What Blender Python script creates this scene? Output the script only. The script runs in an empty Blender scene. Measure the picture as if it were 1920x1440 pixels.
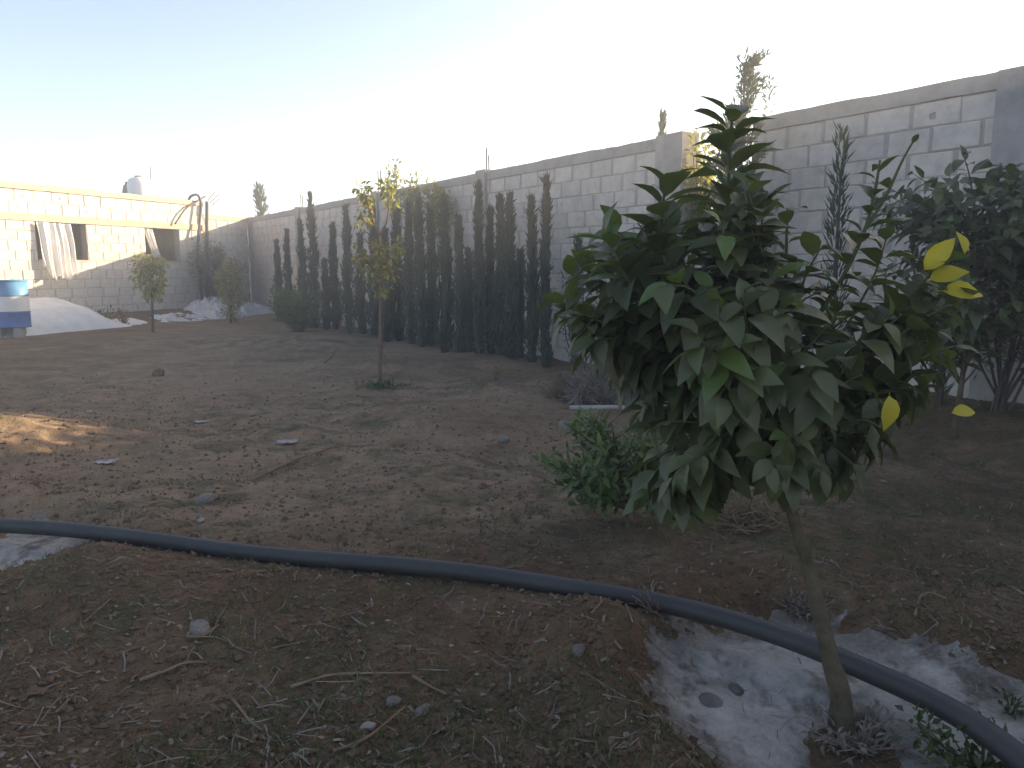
import bpy, math, random
import numpy as np
from mathutils import Vector, Matrix

random.seed(7)
rng = np.random.default_rng(11)
scene = bpy.context.scene
COL = scene.collection
R = math.radians

# ------------------------------------------------------------------ camera
F = 1420.0                      # focal length in pixels of a 1920-wide picture
CAMZ = 1.25
PITCH = math.atan(215.0 / F)
cam_d = bpy.data.cameras.new('camera')
cam_d.sensor_width = 36.0
cam_d.lens = 36.0 * F / 1920.0
cam_d.clip_start = 0.05
cam_d.clip_end = 3000.0
cam = bpy.data.objects.new('camera', cam_d)
COL.objects.link(cam)
cam.location = (0, 0, CAMZ)
cam.rotation_euler = (math.pi / 2 - PITCH, 0, 0)
scene.camera = cam

# ------------------------------------------------------------------ sky, sun, exposure
SUN_AZ = R(61.5)                # to the right of the viewing direction
SUN_EL = R(18.3)
SUN = Vector((math.sin(SUN_AZ) * math.cos(SUN_EL), math.cos(SUN_AZ) * math.cos(SUN_EL), math.sin(SUN_EL)))
world = bpy.data.worlds.new('World')
scene.world = world
world.use_nodes = True
wn = world.node_tree.nodes
wl = world.node_tree.links
sky = wn.new('ShaderNodeTexSky')
sky.sky_type = 'NISHITA'
sky.sun_disc = False
sky.sun_elevation = SUN_EL
sky.sun_rotation = SUN_AZ
sky.altitude = 600
sky.air_density = 0.65
sky.dust_density = 1.3
sky.ozone_density = 0.0
wl.new(sky.outputs['Color'], wn['Background'].inputs['Color'])
wn['Background'].inputs['Strength'].default_value = 0.12
sun_d = bpy.data.lights.new('sun', 'SUN')
sun_d.energy = 5.0
sun_d.angle = R(0.5)
sun_d.color = (1.0, 0.84, 0.61)
sun = bpy.data.objects.new('sun', sun_d)
COL.objects.link(sun)
sun.rotation_euler = (-SUN).to_track_quat('-Z', 'Y').to_euler()
sun.location = (20, 8, 12)
scene.view_settings.view_transform = 'Standard'
scene.view_settings.look = 'None'
scene.view_settings.gamma = 1.0
scene.view_settings.use_curve_mapping = False
scene.view_settings.exposure = 1.82
scene.view_settings.use_white_balance = True
scene.view_settings.white_balance_temperature = 7400
scene.view_settings.white_balance_tint = 13
scene.render.engine = 'CYCLES'

# ------------------------------------------------------------------ geometry helpers
_s, _c = math.sin(PITCH), math.cos(PITCH)
def ray(px, py):
    cx, cy = (px - 960) / F, (720 - py) / F
    return np.array([cx, _c + cy * _s, cy * _c - _s])
CAM = np.array([0, 0, CAMZ])
def on_z(px, py, z):
    r = ray(px, py); return CAM + r * ((z - CAMZ) / r[2])
def at_y(px, py, Y):
    r = ray(px, py); return CAM + r * (Y / r[1])
def line_hit(px, py, o, d):
    r = ray(px, py)[:2]
    A = np.array([[r[0], -d[0]], [r[1], -d[1]]])
    k = np.linalg.solve(A, np.array(o[:2]))
    return r * k[0]

def _hash(ix, iy, seed):
    h = (ix.astype(np.int64) * 374761393 + iy.astype(np.int64) * 668265263 + seed * 974711) & 0xffffffff
    h = ((h ^ (h >> 13)) * 1274126177) & 0xffffffff
    return ((h ^ (h >> 16)) & 0xffff) / 65535.0
def vnoise(x, y, seed=0):
    ix, iy = np.floor(x), np.floor(y)
    fx, fy = x - ix, y - iy
    fx, fy = fx * fx * (3 - 2 * fx), fy * fy * (3 - 2 * fy)
    a, b = _hash(ix, iy, seed), _hash(ix + 1, iy, seed)
    c, d = _hash(ix, iy + 1, seed), _hash(ix + 1, iy + 1, seed)
    return (a + (b - a) * fx) * (1 - fy) + (c + (d - c) * fx) * fy
def fbm(x, y, oct=4, seed=0, gain=0.5):
    x, y = np.asarray(x, float), np.asarray(y, float)
    s, a, n = 0, 1.0, 0
    for k in range(oct):
        s = s + a * (vnoise(x * 2 ** k + 17.3 * k, y * 2 ** k - 9.1 * k, seed + k) - 0.5)
        n += a; a *= gain
    return s / n * 2
def sstep(a, b, x):
    t = np.clip((x - a) / (b - a), 0, 1); return t * t * (3 - 2 * t)
def poly_sdf(px, py, poly):
    """signed distance, positive inside"""
    poly = np.asarray(poly); n = len(poly)
    best = np.full(px.shape, 1e9); inside = np.zeros(px.shape, bool)
    for i in range(n):
        a, b = poly[i], poly[(i + 1) % n]
        ex, ey = b - a
        wx, wy = px - a[0], py - a[1]
        t = np.clip((wx * ex + wy * ey) / (ex * ex + ey * ey), 0, 1)
        best = np.minimum(best, np.hypot(wx - t * ex, wy - t * ey))
        c = (a[1] > py) != (b[1] > py)
        xi = a[0] + (py - a[1]) / (ey if abs(ey) > 1e-9 else 1e-9) * ex
        inside ^= c & (px < xi)
    return np.where(inside, best, -best)

# the long boundary wall and the back wall, in plan
WALL_H = CAMZ + 1.47
_w0, _w1 = on_z(1871, 131, WALL_H), on_z(468, 408, WALL_H)
W0 = _w0[:2]
WD = (_w1 - _w0)[:2]; WLEN = np.linalg.norm(WD); WD = WD / WLEN
WN = np.array([-WD[1], WD[0]])                 # towards the yard
CORNER = _w1[:2]
ROOF_Z = CAMZ + 1.80
_b1 = on_z(0, 338, ROOF_Z)[:2]
BD = _b1 - CORNER; BLEN = np.linalg.norm(BD); BD = BD / BLEN
BN = np.array([-BD[1], BD[0]])
def wall_t(px):
    p = on_z(px, 122 + (1920 - px) * 0.1972, WALL_H)[:2]
    return float(np.dot(p - W0, WD))
def wall_p(t, off=0.0):
    return W0 + WD * t + WN * off
def back_u(px, py=480):
    p = line_hit(px, py, CORNER, BD); return float(np.dot(p - CORNER, BD))
def back_p(u, off=0.0):
    return CORNER + BD * u + BN * off

TREE = on_z(1580, 1342, -0.05)[:2]
PATCH_L = on_z(15, 1035, 0.0)[:2]
MOUND = on_z(-40, 815, 0.1)[:2]
ASH_PX = [(1195, 1262), (1225, 1195), (1330, 1168), (1400, 1128), (1540, 1158), (1640, 1190), (1720, 1205), (1800, 1240), (1880, 1268), (1990, 1300),
          (2250, 1420), (1980, 1600), (1500, 1560), (1370, 1450), (1290, 1385), (1225, 1320)]
ASH_POLY = np.array([on_z(x, y, -0.05)[:2] for x, y in ASH_PX])
LEFT_PX = [(-160, 980), (0, 975), (130, 985), (185, 1010), (130, 1040), (60, 1070), (-30, 1095), (-200, 1090)]
LEFT_POLY = np.array([on_z(x, y, -0.03)[:2] for x, y in LEFT_PX])

PIPE_PX = ((-90, 982), (0, 987), (120, 994), (250, 1006), (375, 1022), (500, 1038), (625, 1051), (750, 1062), (875, 1073), (1000, 1088), (1100, 1103), (1200, 1122), (1300, 1146), (1400, 1172), (1500, 1200), (1600, 1235), (1700, 1278), (1780, 1322), (1850, 1368), (1920, 1420), (1990, 1480))
PIPE = np.array([on_z(x, y, .042) for x, y in PIPE_PX])
def line_dist(x, y, line):
    best = np.full(x.shape, 1e9)
    for a, b in zip(line[:-1], line[1:]):
        ex, ey = b[0] - a[0], b[1] - a[1]
        t = np.clip(((x - a[0]) * ex + (y - a[1]) * ey) / (ex * ex + ey * ey), 0, 1)
        best = np.minimum(best, np.hypot(x - a[0] - t * ex, y - a[1] - t * ey))
    return best
def gh(x, y):
    """height of the ground"""
    x, y = np.asarray(x, float), np.asarray(y, float)
    z = 0.045 * fbm(x / 2.3, y / 2.3, 3, 3)
    near = 1 - sstep(9, 16, np.hypot(x, y))
    z = z + near * (0.042 * fbm(x / 0.42, y / 0.42, 4, 21) + 0.012 * fbm(x / 0.09, y / 0.09, 3, 31))
    # basin round the citrus tree with its rim of dug soil; the pipe has settled into the rims
    k = (np.abs(x) < 5) & (y > .3) & (y < 6)
    if np.any(k):
        xs, ys = x[k], y[k]
        s = poly_sdf(xs, ys, ASH_POLY)
        a = -0.10 * sstep(-0.12, 0.16, s) + 0.075 * np.exp(-((s + 0.20) / 0.13) ** 2) * (0.7 + 0.6 * fbm(xs / 0.5, ys / 0.5, 2, 5))
        s2 = poly_sdf(xs, ys, LEFT_POLY)
        a = a - 0.05 * sstep(-0.10, 0.15, s2) + 0.05 * np.exp(-((s2 + 0.22) / 0.16) ** 2)
        zk = z[k] + a
        for cx, cy, h, r in HEAPS: zk = zk + h * np.exp(-((xs - cx) ** 2 + (ys - cy) ** 2) / r ** 2)
        f = np.exp(-(line_dist(xs, ys, PIPE) / .10) ** 2)
        zk = zk * (1 - f) + f * np.clip(zk, -.09, .008)
        z = z.copy(); z[k] = zk
        z2 = z[~k]
        for cx, cy, h, r in HEAPS: z2 = z2 + h * np.exp(-((x[~k] - cx) ** 2 + (y[~k] - cy) ** 2) / r ** 2)
        z[~k] = z2
    else:
        for cx, cy, h, r in HEAPS: z = z + h * np.exp(-((x - cx) ** 2 + (y - cy) ** 2) / r ** 2)
    # mound at the left, heaps under the trees, berm along the wall
    z = z + 0.26 * np.exp(-(((x - MOUND[0]) / 0.8) ** 2 + ((y - MOUND[1]) / 0.75) ** 2))
    dw = (x - W0[0]) * WN[0] + (y - W0[1]) * WN[1]
    tw = (x - W0[0]) * WD[0] + (y - W0[1]) * WD[1]
    z = z + (0.22 * (1 - sstep(0.5, 3.5, tw)) + 0.03) * (1 - sstep(0.3, 1.5, dw)) * sstep(-1.5, -0.2, dw)
    db = (x - CORNER[0]) * BN[0] + (y - CORNER[1]) * BN[1]
    z = z + 0.22 * (1 - sstep(0.1, 1.3, db)) * sstep(-0.6, 0.0, db) * (np.hypot(x, y) < 40)
    return z
HEAPS = []
for px, py, h, r in ((690, 690, .14, .7), (880, 690, .10, .8), (960, 750, .08, .5), (200, 1110, .07, .35), (420, 1100, .05, .4), (1100, 1160, .07, .3), (60, 930, .08, .3),
                     (560, 640, .12, 1.0), (250, 640, .08, 1.2), (1500, 1010, .05, .4), (870, 800, .06, .4), (720, 770, .06, .35), (1130, 830, .06, .3)):
    p = on_z(px, py, 0.0); HEAPS.append((p[0], p[1], h, r))
def gz(p):
    return float(gh(np.array([p[0]]), np.array([p[1]]))[0])
def on_ground(px, py):
    z = 0.0
    for _ in range(12):
        p = on_z(px, py, z); z = 0.5 * z + 0.5 * gz(p)
    return np.array([p[0], p[1], gz(p)])

# ------------------------------------------------------------------ objects
def finish(o, label=None, cat=None, group=None, kind=None):
    if label: o['label'] = label
    if cat: o['category'] = cat
    if group: o['group'] = group
    if kind: o['kind'] = kind
    return o
def thing(name, loc, label, cat, group=None):
    o = bpy.data.objects.new(name, None); COL.objects.link(o)
    o.location = tuple(float(v) for v in loc)
    o.empty_display_size = 0.2
    return finish(o, label, cat, group)
class MB:
    """collects faces; several arrays of points"""
    def __init__(self): self.v = []; self.f = []; self.n = 0
    def add(self, verts, faces):
        verts = np.asarray(verts, float).reshape(-1, 3)
        self.v.append(verts)
        k = self.n
        self.f.extend([tuple(int(i) + k for i in f) for f in faces])
        self.n += len(verts)
    def quads(self, verts, k=4):
        """verts: (N,k,3), each row one face"""
        verts = np.asarray(verts, float); N = len(verts)
        base = self.n + np.arange(N)[:, None] * verts.shape[1]
        self.v.append(verts.reshape(-1, 3)); self.n += N * verts.shape[1]
        self.f.extend(map(tuple, (base + np.arange(verts.shape[1])[None, :]).tolist()))
    def leaves(self, P, A, Nn, L, W, fold=0.25):
        """two-triangle-pair leaves folded along the midrib"""
        A = A / np.linalg.norm(A, axis=1, keepdims=True)
        S = np.cross(A, Nn); S /= (np.linalg.norm(S, axis=1, keepdims=True) + 1e-9)
        U = np.cross(S, A)
        L = np.broadcast_to(L, len(P))[:, None]; W = np.broadcast_to(W, len(P))[:, None]
        mid = P + A * L * 0.45
        l = mid - S * W * 0.5 + U * W * fold; r = mid + S * W * 0.5 + U * W * fold
        t = P + A * L - U * L * 0.12
        v = np.stack([P, l, t, r], 1)
        N = len(P); base = self.n + np.arange(N)[:, None] * 4
        self.v.append(v.reshape(-1, 3)); self.n += 4 * N
        self.f.extend(map(tuple, (base + np.array([[0, 2, 1]])).tolist()))
        self.f.extend(map(tuple, (base + np.array([[0, 3, 2]])).tolist()))
    def box(self, o, ex, ey, ez):
        o, ex, ey, ez = map(lambda a: np.asarray(a, float), (o, ex, ey, ez))
        c = [o, o + ex, o + ex + ey, o + ey]; v = c + [p + ez for p in c]
        self.add(v, [(0, 3, 2, 1), (4, 5, 6, 7), (0, 1, 5, 4), (1, 2, 6, 5), (2, 3, 7, 6), (3, 0, 4, 7)])
    def tube(self, pts, rad, n=8, cap=True, wob=0.0):
        pts = np.asarray(pts, float); m = len(pts)
        rad = np.broadcast_to(rad, m)
        T = np.gradient(pts, axis=0); T /= np.linalg.norm(T, axis=1, keepdims=True)
        ref = np.array([0.3, 0.1, 1.0]) if abs(T[0][2]) < 0.9 else np.array([1.0, 0.2, 0])
        vs = []
        for i in range(m):
            s = np.cross(T[i], ref); s /= np.linalg.norm(s); u = np.cross(s, T[i])
            a = np.arange(n) / n * 2 * math.pi
            rr = rad[i] * (1 + wob * rng.normal(size=n))
            vs.append(pts[i] + (np.cos(a) * rr)[:, None] * s + (np.sin(a) * rr)[:, None] * u)
        f = []
        for i in range(m - 1):
            for j in range(n):
                f.append((i * n + j, i * n + (j + 1) % n, (i + 1) * n + (j + 1) % n, (i + 1) * n + j))
        if cap: f.append(tuple(range(n))[::-1]); f.append(tuple((m - 1) * n + j for j in range(n)))
        self.add(np.concatenate(vs), f)
    def mesh(self, name, mat, off=(0, 0, 0), smooth=False):
        me = bpy.data.meshes.new(name)
        v = np.concatenate(self.v) - np.asarray(off, float)
        me.from_pydata(v.tolist(), [], self.f)
        me.materials.append(mat)
        if smooth: me.polygons.foreach_set('use_smooth', [True] * len(me.polygons))
        me.update()
        return me
    def build(self, name, mat, parent=None, smooth=False, origin=None):
        off = np.array(parent.location) if parent is not None else np.zeros(3)
        if parent is not None and parent.parent is not None: off = off + np.array(parent.parent.location)
        if origin is not None: off = np.asarray(origin, float)
        o = bpy.data.objects.new(name, self.mesh(name, mat, off, smooth)); COL.objects.link(o)
        if parent is not None: o.parent = parent
        if origin is not None and parent is None: o.location = tuple(off)
        return o
def spline(pts, n):
    """Catmull-Rom through the points"""
    p = np.asarray(pts, float); p = np.vstack([2 * p[0] - p[1], p, 2 * p[-1] - p[-2]])
    out = []
    seg = len(p) - 3
    for k in np.linspace(0, seg - 1e-6, n):
        i = int(k); t = k - i
        a, b, c, d = p[i], p[i + 1], p[i + 2], p[i + 3]
        out.append(0.5 * ((2 * b) + (c - a) * t + (2 * a - 5 * b + 4 * c - d) * t * t + (-a + 3 * b - 3 * c + d) * t ** 3))
    return np.array(out)
def unit(v):
    v = np.asarray(v, float); return v / (np.linalg.norm(v) + 1e-12)

# ------------------------------------------------------------------ materials
def mat(name):
    m = bpy.data.materials.new(name); m.use_nodes = True
    nt = m.node_tree
    return m, nt, nt.nodes, nt.links, nt.nodes['Principled BSDF']
def noise(nt, scale, detail=6, rough=0.6, coord=None, dist=0.0):
    n = nt.nodes.new('ShaderNodeTexNoise'); n.inputs['Scale'].default_value = scale
    n.inputs['Detail'].default_value = detail; n.inputs['Roughness'].default_value = rough
    n.inputs['Distortion'].default_value = dist
    if coord is not None: nt.links.new(coord, n.inputs['Vector'])
    return n.outputs['Fac']
def ramp(nt, fac, stops):
    r = nt.nodes.new('ShaderNodeValToRGB'); e = r.color_ramp.elements
    while len(e) < len(stops): e.new(0.5)
    for k, (p, c) in enumerate(stops):
        e[k].position = p; e[k].color = (*c, 1) if len(c) == 3 else c
    nt.links.new(fac, r.inputs['Fac']); return r.outputs['Color']
def mixc(nt, fac, a, b, mode='MIX'):
    m = nt.nodes.new('ShaderNodeMix'); m.data_type = 'RGBA'; m.blend_type = mode
    for k, v in ((0, fac), (6, a), (7, b)):
        if hasattr(v, 'is_linked'): nt.links.new(v, m.inputs[k])
        elif k == 0: m.inputs[0].default_value = v
        else: m.inputs[k].default_value = (*v, 1)
    return m.outputs[2]
def bump(nt, h, strength, dist, prev=None):
    b = nt.nodes.new('ShaderNodeBump'); b.inputs['Strength'].default_value = strength
    b.inputs['Distance'].default_value = dist
    nt.links.new(h, b.inputs['Height'])
    if prev is not None: nt.links.new(prev, b.inputs['Normal'])
    return b.outputs['Normal']
def wpos(nt):
    g = nt.nodes.new('ShaderNodeNewGeometry'); return g.outputs['Position']
def objrand(nt):
    g = nt.nodes.new('ShaderNodeObjectInfo'); return g.outputs['Random']

def m_soil():
    m, nt, N, L, P = mat('soil')
    w = wpos(nt)
    at = N.new('ShaderNodeAttribute'); at.attribute_name = 'pale'
    at2 = N.new('ShaderNodeAttribute'); at2.attribute_name = 'green'
    n1 = noise(nt, 1.7, 8, .65, w); n2 = noise(nt, 14, 8, .7, w); n3 = noise(nt, 90, 4, .7, w)
    dug = ramp(nt, n2, [(.22, (.098, .057, .032)), (.5, (.185, .112, .066)), (.8, (.26, .174, .112))])
    dry = ramp(nt, n2, [(.2, (.235, .155, .096)), (.5, (.365, .255, .167)), (.8, (.46, .35, .245))])
    mm = N.new('ShaderNodeMath'); mm.operation = 'MULTIPLY_ADD'
    L.new(n1, mm.inputs[0]); mm.inputs[1].default_value = 2.2; 
    ad = N.new('ShaderNodeMath'); ad.operation = 'SUBTRACT'; L.new(at.outputs['Fac'], ad.inputs[0]); ad.inputs[1].default_value = 1.12
    L.new(ad.outputs[0], mm.inputs[2]); mm.use_clamp = True
    c = mixc(nt, mm.outputs[0], dug, dry)
    gr = ramp(nt, n2, [(.3, (.070, .070, .034)), (.7, (.165, .155, .080))])
    g1 = noise(nt, 3.3, 7, .7, w, .6)
    gm = N.new('ShaderNodeMath'); gm.operation = 'MULTIPLY'; gm.use_clamp = True
    L.new(ramp(nt, g1, [(.44, (0, 0, 0)), (.62, (1, 1, 1))]), gm.inputs[0]); L.new(at2.outputs['Fac'], gm.inputs[1])
    c = mixc(nt, gm.outputs[0], c, gr)
    c = mixc(nt, .55, c, ramp(nt, n3, [(.3, (.6, .6, .6)), (.7, (1, 1, 1))]), 'MULTIPLY')
    # straw-coloured crumbs
    vv = N.new('ShaderNodeTexVoronoi'); vv.inputs['Scale'].default_value = 45; L.new(w, vv.inputs['Vector'])
    cr = ramp(nt, vv.outputs['Distance'], [(.10, (1, 1, 1)), (.2, (0, 0, 0))])
    sel = ramp(nt, noise(nt, 33, 2, .5, w), [(.55, (0, 0, 0)), (.6, (.6, .6, .6))])
    c = mixc(nt, mixc(nt, 1.0, cr, sel, 'MULTIPLY'), c, (.36, .29, .21))
    L.new(c, P.inputs['Base Color']); P.inputs['Roughness'].default_value = 1.0
    P.inputs['Specular IOR Level'].default_value = 0.1
    b = bump(nt, n2, .9, .05); b = bump(nt, n3, .8, .012, b)
    L.new(b, P.inputs['Normal'])
    return m
def m_simple(name, cols, scale=8, rough=.8, bstr=.4, bdist=.01, rand=0.0, spec=.3, metal=0.0, coord='w', stain=None):
    m, nt, N, L, P = mat(name)
    w = wpos(nt)
    n = noise(nt, scale, 8, .65, w)
    k = len(cols)
    c = ramp(nt, n, [(.28 + .44 * i / max(1, k - 1), cols[i]) for i in range(k)])
    if rand:
        o = objrand(nt)
        c = mixc(nt, 1.0, c, ramp(nt, o, [(0, (1 - rand,) * 3), (1, (1, 1 - rand * .12, 1 - rand * .2))]), 'MULTIPLY')
    if stain:
        s = ramp(nt, noise(nt, stain[0], 6, .7, w, .8), [(stain[1], (0, 0, 0)), (stain[1] + .14, (1, 1, 1))])
        c = mixc(nt, s, c, stain[2])
    L.new(c, P.inputs['Base Color']); P.inputs['Roughness'].default_value = rough
    P.inputs['Specular IOR Level'].default_value = spec; P.inputs['Metallic'].default_value = metal
    if bstr: L.new(bump(nt, noise(nt, scale * 5, 6, .7, w), bstr, bdist), P.inputs['Normal'])
    return m
def m_leaf(name, cols, rough=.45, trans=.35, tcol=None, spec=.5, scale=5.0):
    m, nt, N, L, P = mat(name)
    w = wpos(nt)
    n = noise(nt, scale, 3, .6, w)
    o = objrand(nt)
    ad = N.new('ShaderNodeMath'); ad.operation = 'MULTIPLY_ADD'; L.new(o, ad.inputs[0]); ad.inputs[1].default_value = .35
    sb = N.new('ShaderNodeMath'); sb.operation = 'SUBTRACT'; L.new(n, sb.inputs[0]); sb.inputs[1].default_value = .17
    L.new(sb.outputs[0], ad.inputs[2])
    k = len(cols)
    c = ramp(nt, ad.outputs[0], [(.25 + .5 * i / max(1, k - 1), cols[i]) for i in range(k)])
    L.new(c, P.inputs['Base Color']); P.inputs['Roughness'].default_value = rough
    P.inputs['Specular IOR Level'].default_value = spec
    L.new(bump(nt, noise(nt, 60, 2, .5, w), .12, .004), P.inputs['Normal'])
    t = N.new('ShaderNodeBsdfTranslucent')
    tc = mixc(nt, 1.0, c, tcol or (1.6, 1.7, .7), 'MULTIPLY'); L.new(tc, t.inputs['Color'])
    mx = N.new('ShaderNodeMixShader'); mx.inputs[0].default_value = trans
    L.new(P.outputs[0], mx.inputs[1]); L.new(t.outputs[0], mx.inputs[2])
    L.new(mx.outputs[0], N['Material Output'].inputs['Surface'])
    return m

M = {}
M['soil'] = m_soil()
M['block'] = m_simple('concrete_block', [(.45, .40, .35), (.56, .505, .445), (.64, .585, .525)], 9, .95, .5, .006, .18, .15, stain=(1.1, .60, (.43, .38, .33)))
M['mortar'] = m_simple('mortar', [(.32, .285, .25), (.42, .38, .335)], 14, .95, .6, .01, spec=.15)
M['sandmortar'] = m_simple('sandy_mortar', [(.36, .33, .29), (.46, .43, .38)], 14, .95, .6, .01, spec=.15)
M['concrete'] = m_simple('cast_concrete', [(.25, .235, .215), (.33, .31, .285), (.39, .37, .34)], 5, .9, .5, .008, .08, .2, stain=(1.6, .58, (.25, .245, .24)))
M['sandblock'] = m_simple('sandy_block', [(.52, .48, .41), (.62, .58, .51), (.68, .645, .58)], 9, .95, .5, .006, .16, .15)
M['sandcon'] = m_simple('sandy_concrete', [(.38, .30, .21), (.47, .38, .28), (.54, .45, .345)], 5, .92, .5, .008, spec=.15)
M['dark_room'] = m_simple('room_plaster', [(.42, .40, .38), (.52, .5, .48)], 3, .95, .2, .01)
def m_ash():
    m, nt, N, L, P = mat('white_ash')
    w = wpos(nt)
    n1, n2 = noise(nt, 7, 8, .7, w, .5), noise(nt, 60, 5, .7, w)
    c = ramp(nt, n1, [(.3, (.30, .28, .245)), (.5, (.46, .435, .39)), (.7, (.57, .55, .50))])
    c = mixc(nt, .5, c, ramp(nt, n2, [(.3, (.6, .6, .6)), (.65, (1, 1, 1))]), 'MULTIPLY')
    at = N.new('ShaderNodeAttribute'); at.attribute_name = 'dirt'
    c = mixc(nt, at.outputs['Fac'], c, ramp(nt, n2, [(.3, (.09, .075, .06)), (.7, (.24, .21, .175))]))
    L.new(c, P.inputs['Base Color']); P.inputs['Roughness'].default_value = 1; P.inputs['Specular IOR Level'].default_value = .1
    L.new(bump(nt, n2, .8, .012, bump(nt, n1, .8, .04)), P.inputs['Normal'])
    return m
M['ash'] = m_ash()
M['plaster'] = m_simple('white_powder', [(.60, .60, .57), (.70, .70, .67), (.76, .76, .73)], 4, 1.0, .7, .02, spec=.1)
M['sheet'] = m_simple('white_sheeting', [(.50, .50, .50), (.68, .68, .68)], 5, .6, .2, .01)
M['scrap'] = m_simple('dirty_paper', [(.26, .23, .20), (.44, .41, .38)], 9, .9, .2, .01)
M['cloth'] = m_leaf('white_cloth', [(.74, .73, .72), (.82, .82, .81)], .9, .25, (1, 1, 1), .1)
M['hose'] = m_simple('black_polyethylene', [(.026, .026, .026), (.042, .042, .042)], 3, .6, .1, .004, spec=.5, stain=(9, .60, (.06, .056, .052)))
M['rubber'] = m_simple('dark_cable', [(.03, .03, .032), (.05, .05, .05)], 6, .6, .1, .004)
M['steel'] = m_simple('rusty_steel', [(.12, .085, .065), (.2, .15, .12)], 30, .8, .3, .002, metal=.2)
M['blue'] = m_simple('blue_paint', [(.015, .075, .26), (.03, .12, .34), (.05, .16, .40)], 6, .5, .15, .004, spec=.4, stain=(9, .66, (.14, .12, .11)))
M['ltblue'] = m_simple('pale_blue_paint', [(.03, .16, .33), (.06, .22, .40), (.10, .28, .46)], 6, .5, .15, .004, spec=.4, stain=(9, .66, (.16, .14, .13)))
M['whitep'] = m_simple('white_paint', [(.62, .62, .60), (.76, .76, .74)], 6, .5, .15, .004, spec=.4, stain=(7, .66, (.34, .30, .25)))
M['rust'] = m_simple('rusty_red', [(.22, .07, .045), (.30, .12, .08)], 9, .8, .2, .004)
M['white'] = m_simple('tank_plastic', [(.74, .74, .72), (.80, .80, .78)], 3, .5, .1, .004)
M['stone'] = m_simple('field_stone', [(.13, .12, .11), (.24, .215, .19), (.33, .30, .265)], 14, .95, .8, .02, .3, .2)
M['palestone'] = m_simple('pale_stone', [(.28, .245, .205), (.40, .36, .31)], 20, .95, .5, .01, .3, .2)
M['clod'] = m_simple('soil_clod', [(.10, .062, .040), (.175, .115, .076), (.25, .178, .122)], 25, 1.0, .8, .02, spec=.1)
M['straw'] = m_simple('dry_straw', [(.12, .08, .048), (.19, .135, .08), (.29, .215, .135)], 5, .9, 0, 0)
M['litter'] = m_simple('dry_leaf_litter', [(.10, .075, .055), (.17, .13, .095), (.30, .24, .18)], 6, .9, 0, 0)
M['bark'] = m_simple('citrus_bark', [(.065, .055, .035), (.115, .095, .060), (.16, .135, .09)], 22, .9, .8, .01, spec=.2)
M['greenbark'] = m_simple('green_twig', [(.06, .075, .03), (.10, .115, .05)], 22, .7, .3, .004)
M['redbark'] = m_simple('reddish_bark', [(.13, .075, .05), (.23, .14, .095)], 22, .9, .5, .006)
M['darkbark'] = m_simple('cypress_bark', [(.06, .048, .04), (.11, .09, .075)], 22, .9, .5, .006)
M['citrus'] = m_leaf('citrus_leaf', [(.050, .066, .028), (.078, .098, .040), (.112, .134, .054)], .48, .3, (1.5, 1.7, .6), .55)
M['citrus_young'] = m_leaf('citrus_new_leaf', [(.07, .12, .030), (.11, .17, .045)], .38, .3, (1.5, 1.6, .6), .5)
M['yellow'] = m_leaf('yellow_leaf', [(.42, .36, .03), (.58, .48, .05)], .5, .35, (1.2, 1.2, .8), .3)
M['bushleaf'] = m_leaf('narrow_green_leaf', [(.045, .085, .022), (.075, .13, .032), (.11, .165, .05)], .45, .3)
M['cypress'] = m_leaf('cypress_spray', [(.058, .073, .047), (.088, .108, .069), (.12, .142, .094)], .8, .12, (1.3, 1.5, .8), .2, 2.5)
M['thuja'] = m_leaf('conifer_spray', [(.035, .062, .035), (.06, .092, .050), (.085, .12, .07)], .8, .2, (1.3, 1.5, .8), .2, 2.5)
M['olive'] = m_leaf('olive_leaf', [(.07, .085, .055), (.11, .125, .085), (.16, .175, .125)], .6, .2, (1.3, 1.4, .8), .3)
M['youngleaf'] = m_leaf('yellow_green_leaf', [(.11, .13, .04), (.22, .23, .065), (.34, .32, .105)], .5, .4, (1.4, 1.4, .6), .3, 9)
M['autumn'] = m_leaf('orange_leaf', [(.20, .13, .03), (.32, .19, .06)], .6, .4, (1.4, 1.2, .6), .3, 9)
M['weed'] = m_leaf('weed_leaf', [(.030, .055, .018), (.055, .085, .026), (.085, .115, .04)], .6, .25)
M['shrubleaf'] = m_leaf('sunlit_leaf', [(.09, .13, .03), (.17, .19, .05), (.28, .26, .09)], .5, .45, (1.4, 1.4, .7), .3, 9)
M['drystem'] = m_simple('dry_stem', [(.10, .085, .068), (.20, .17, .14), (.30, .26, .21)], 6, .95, 0, 0)

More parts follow.
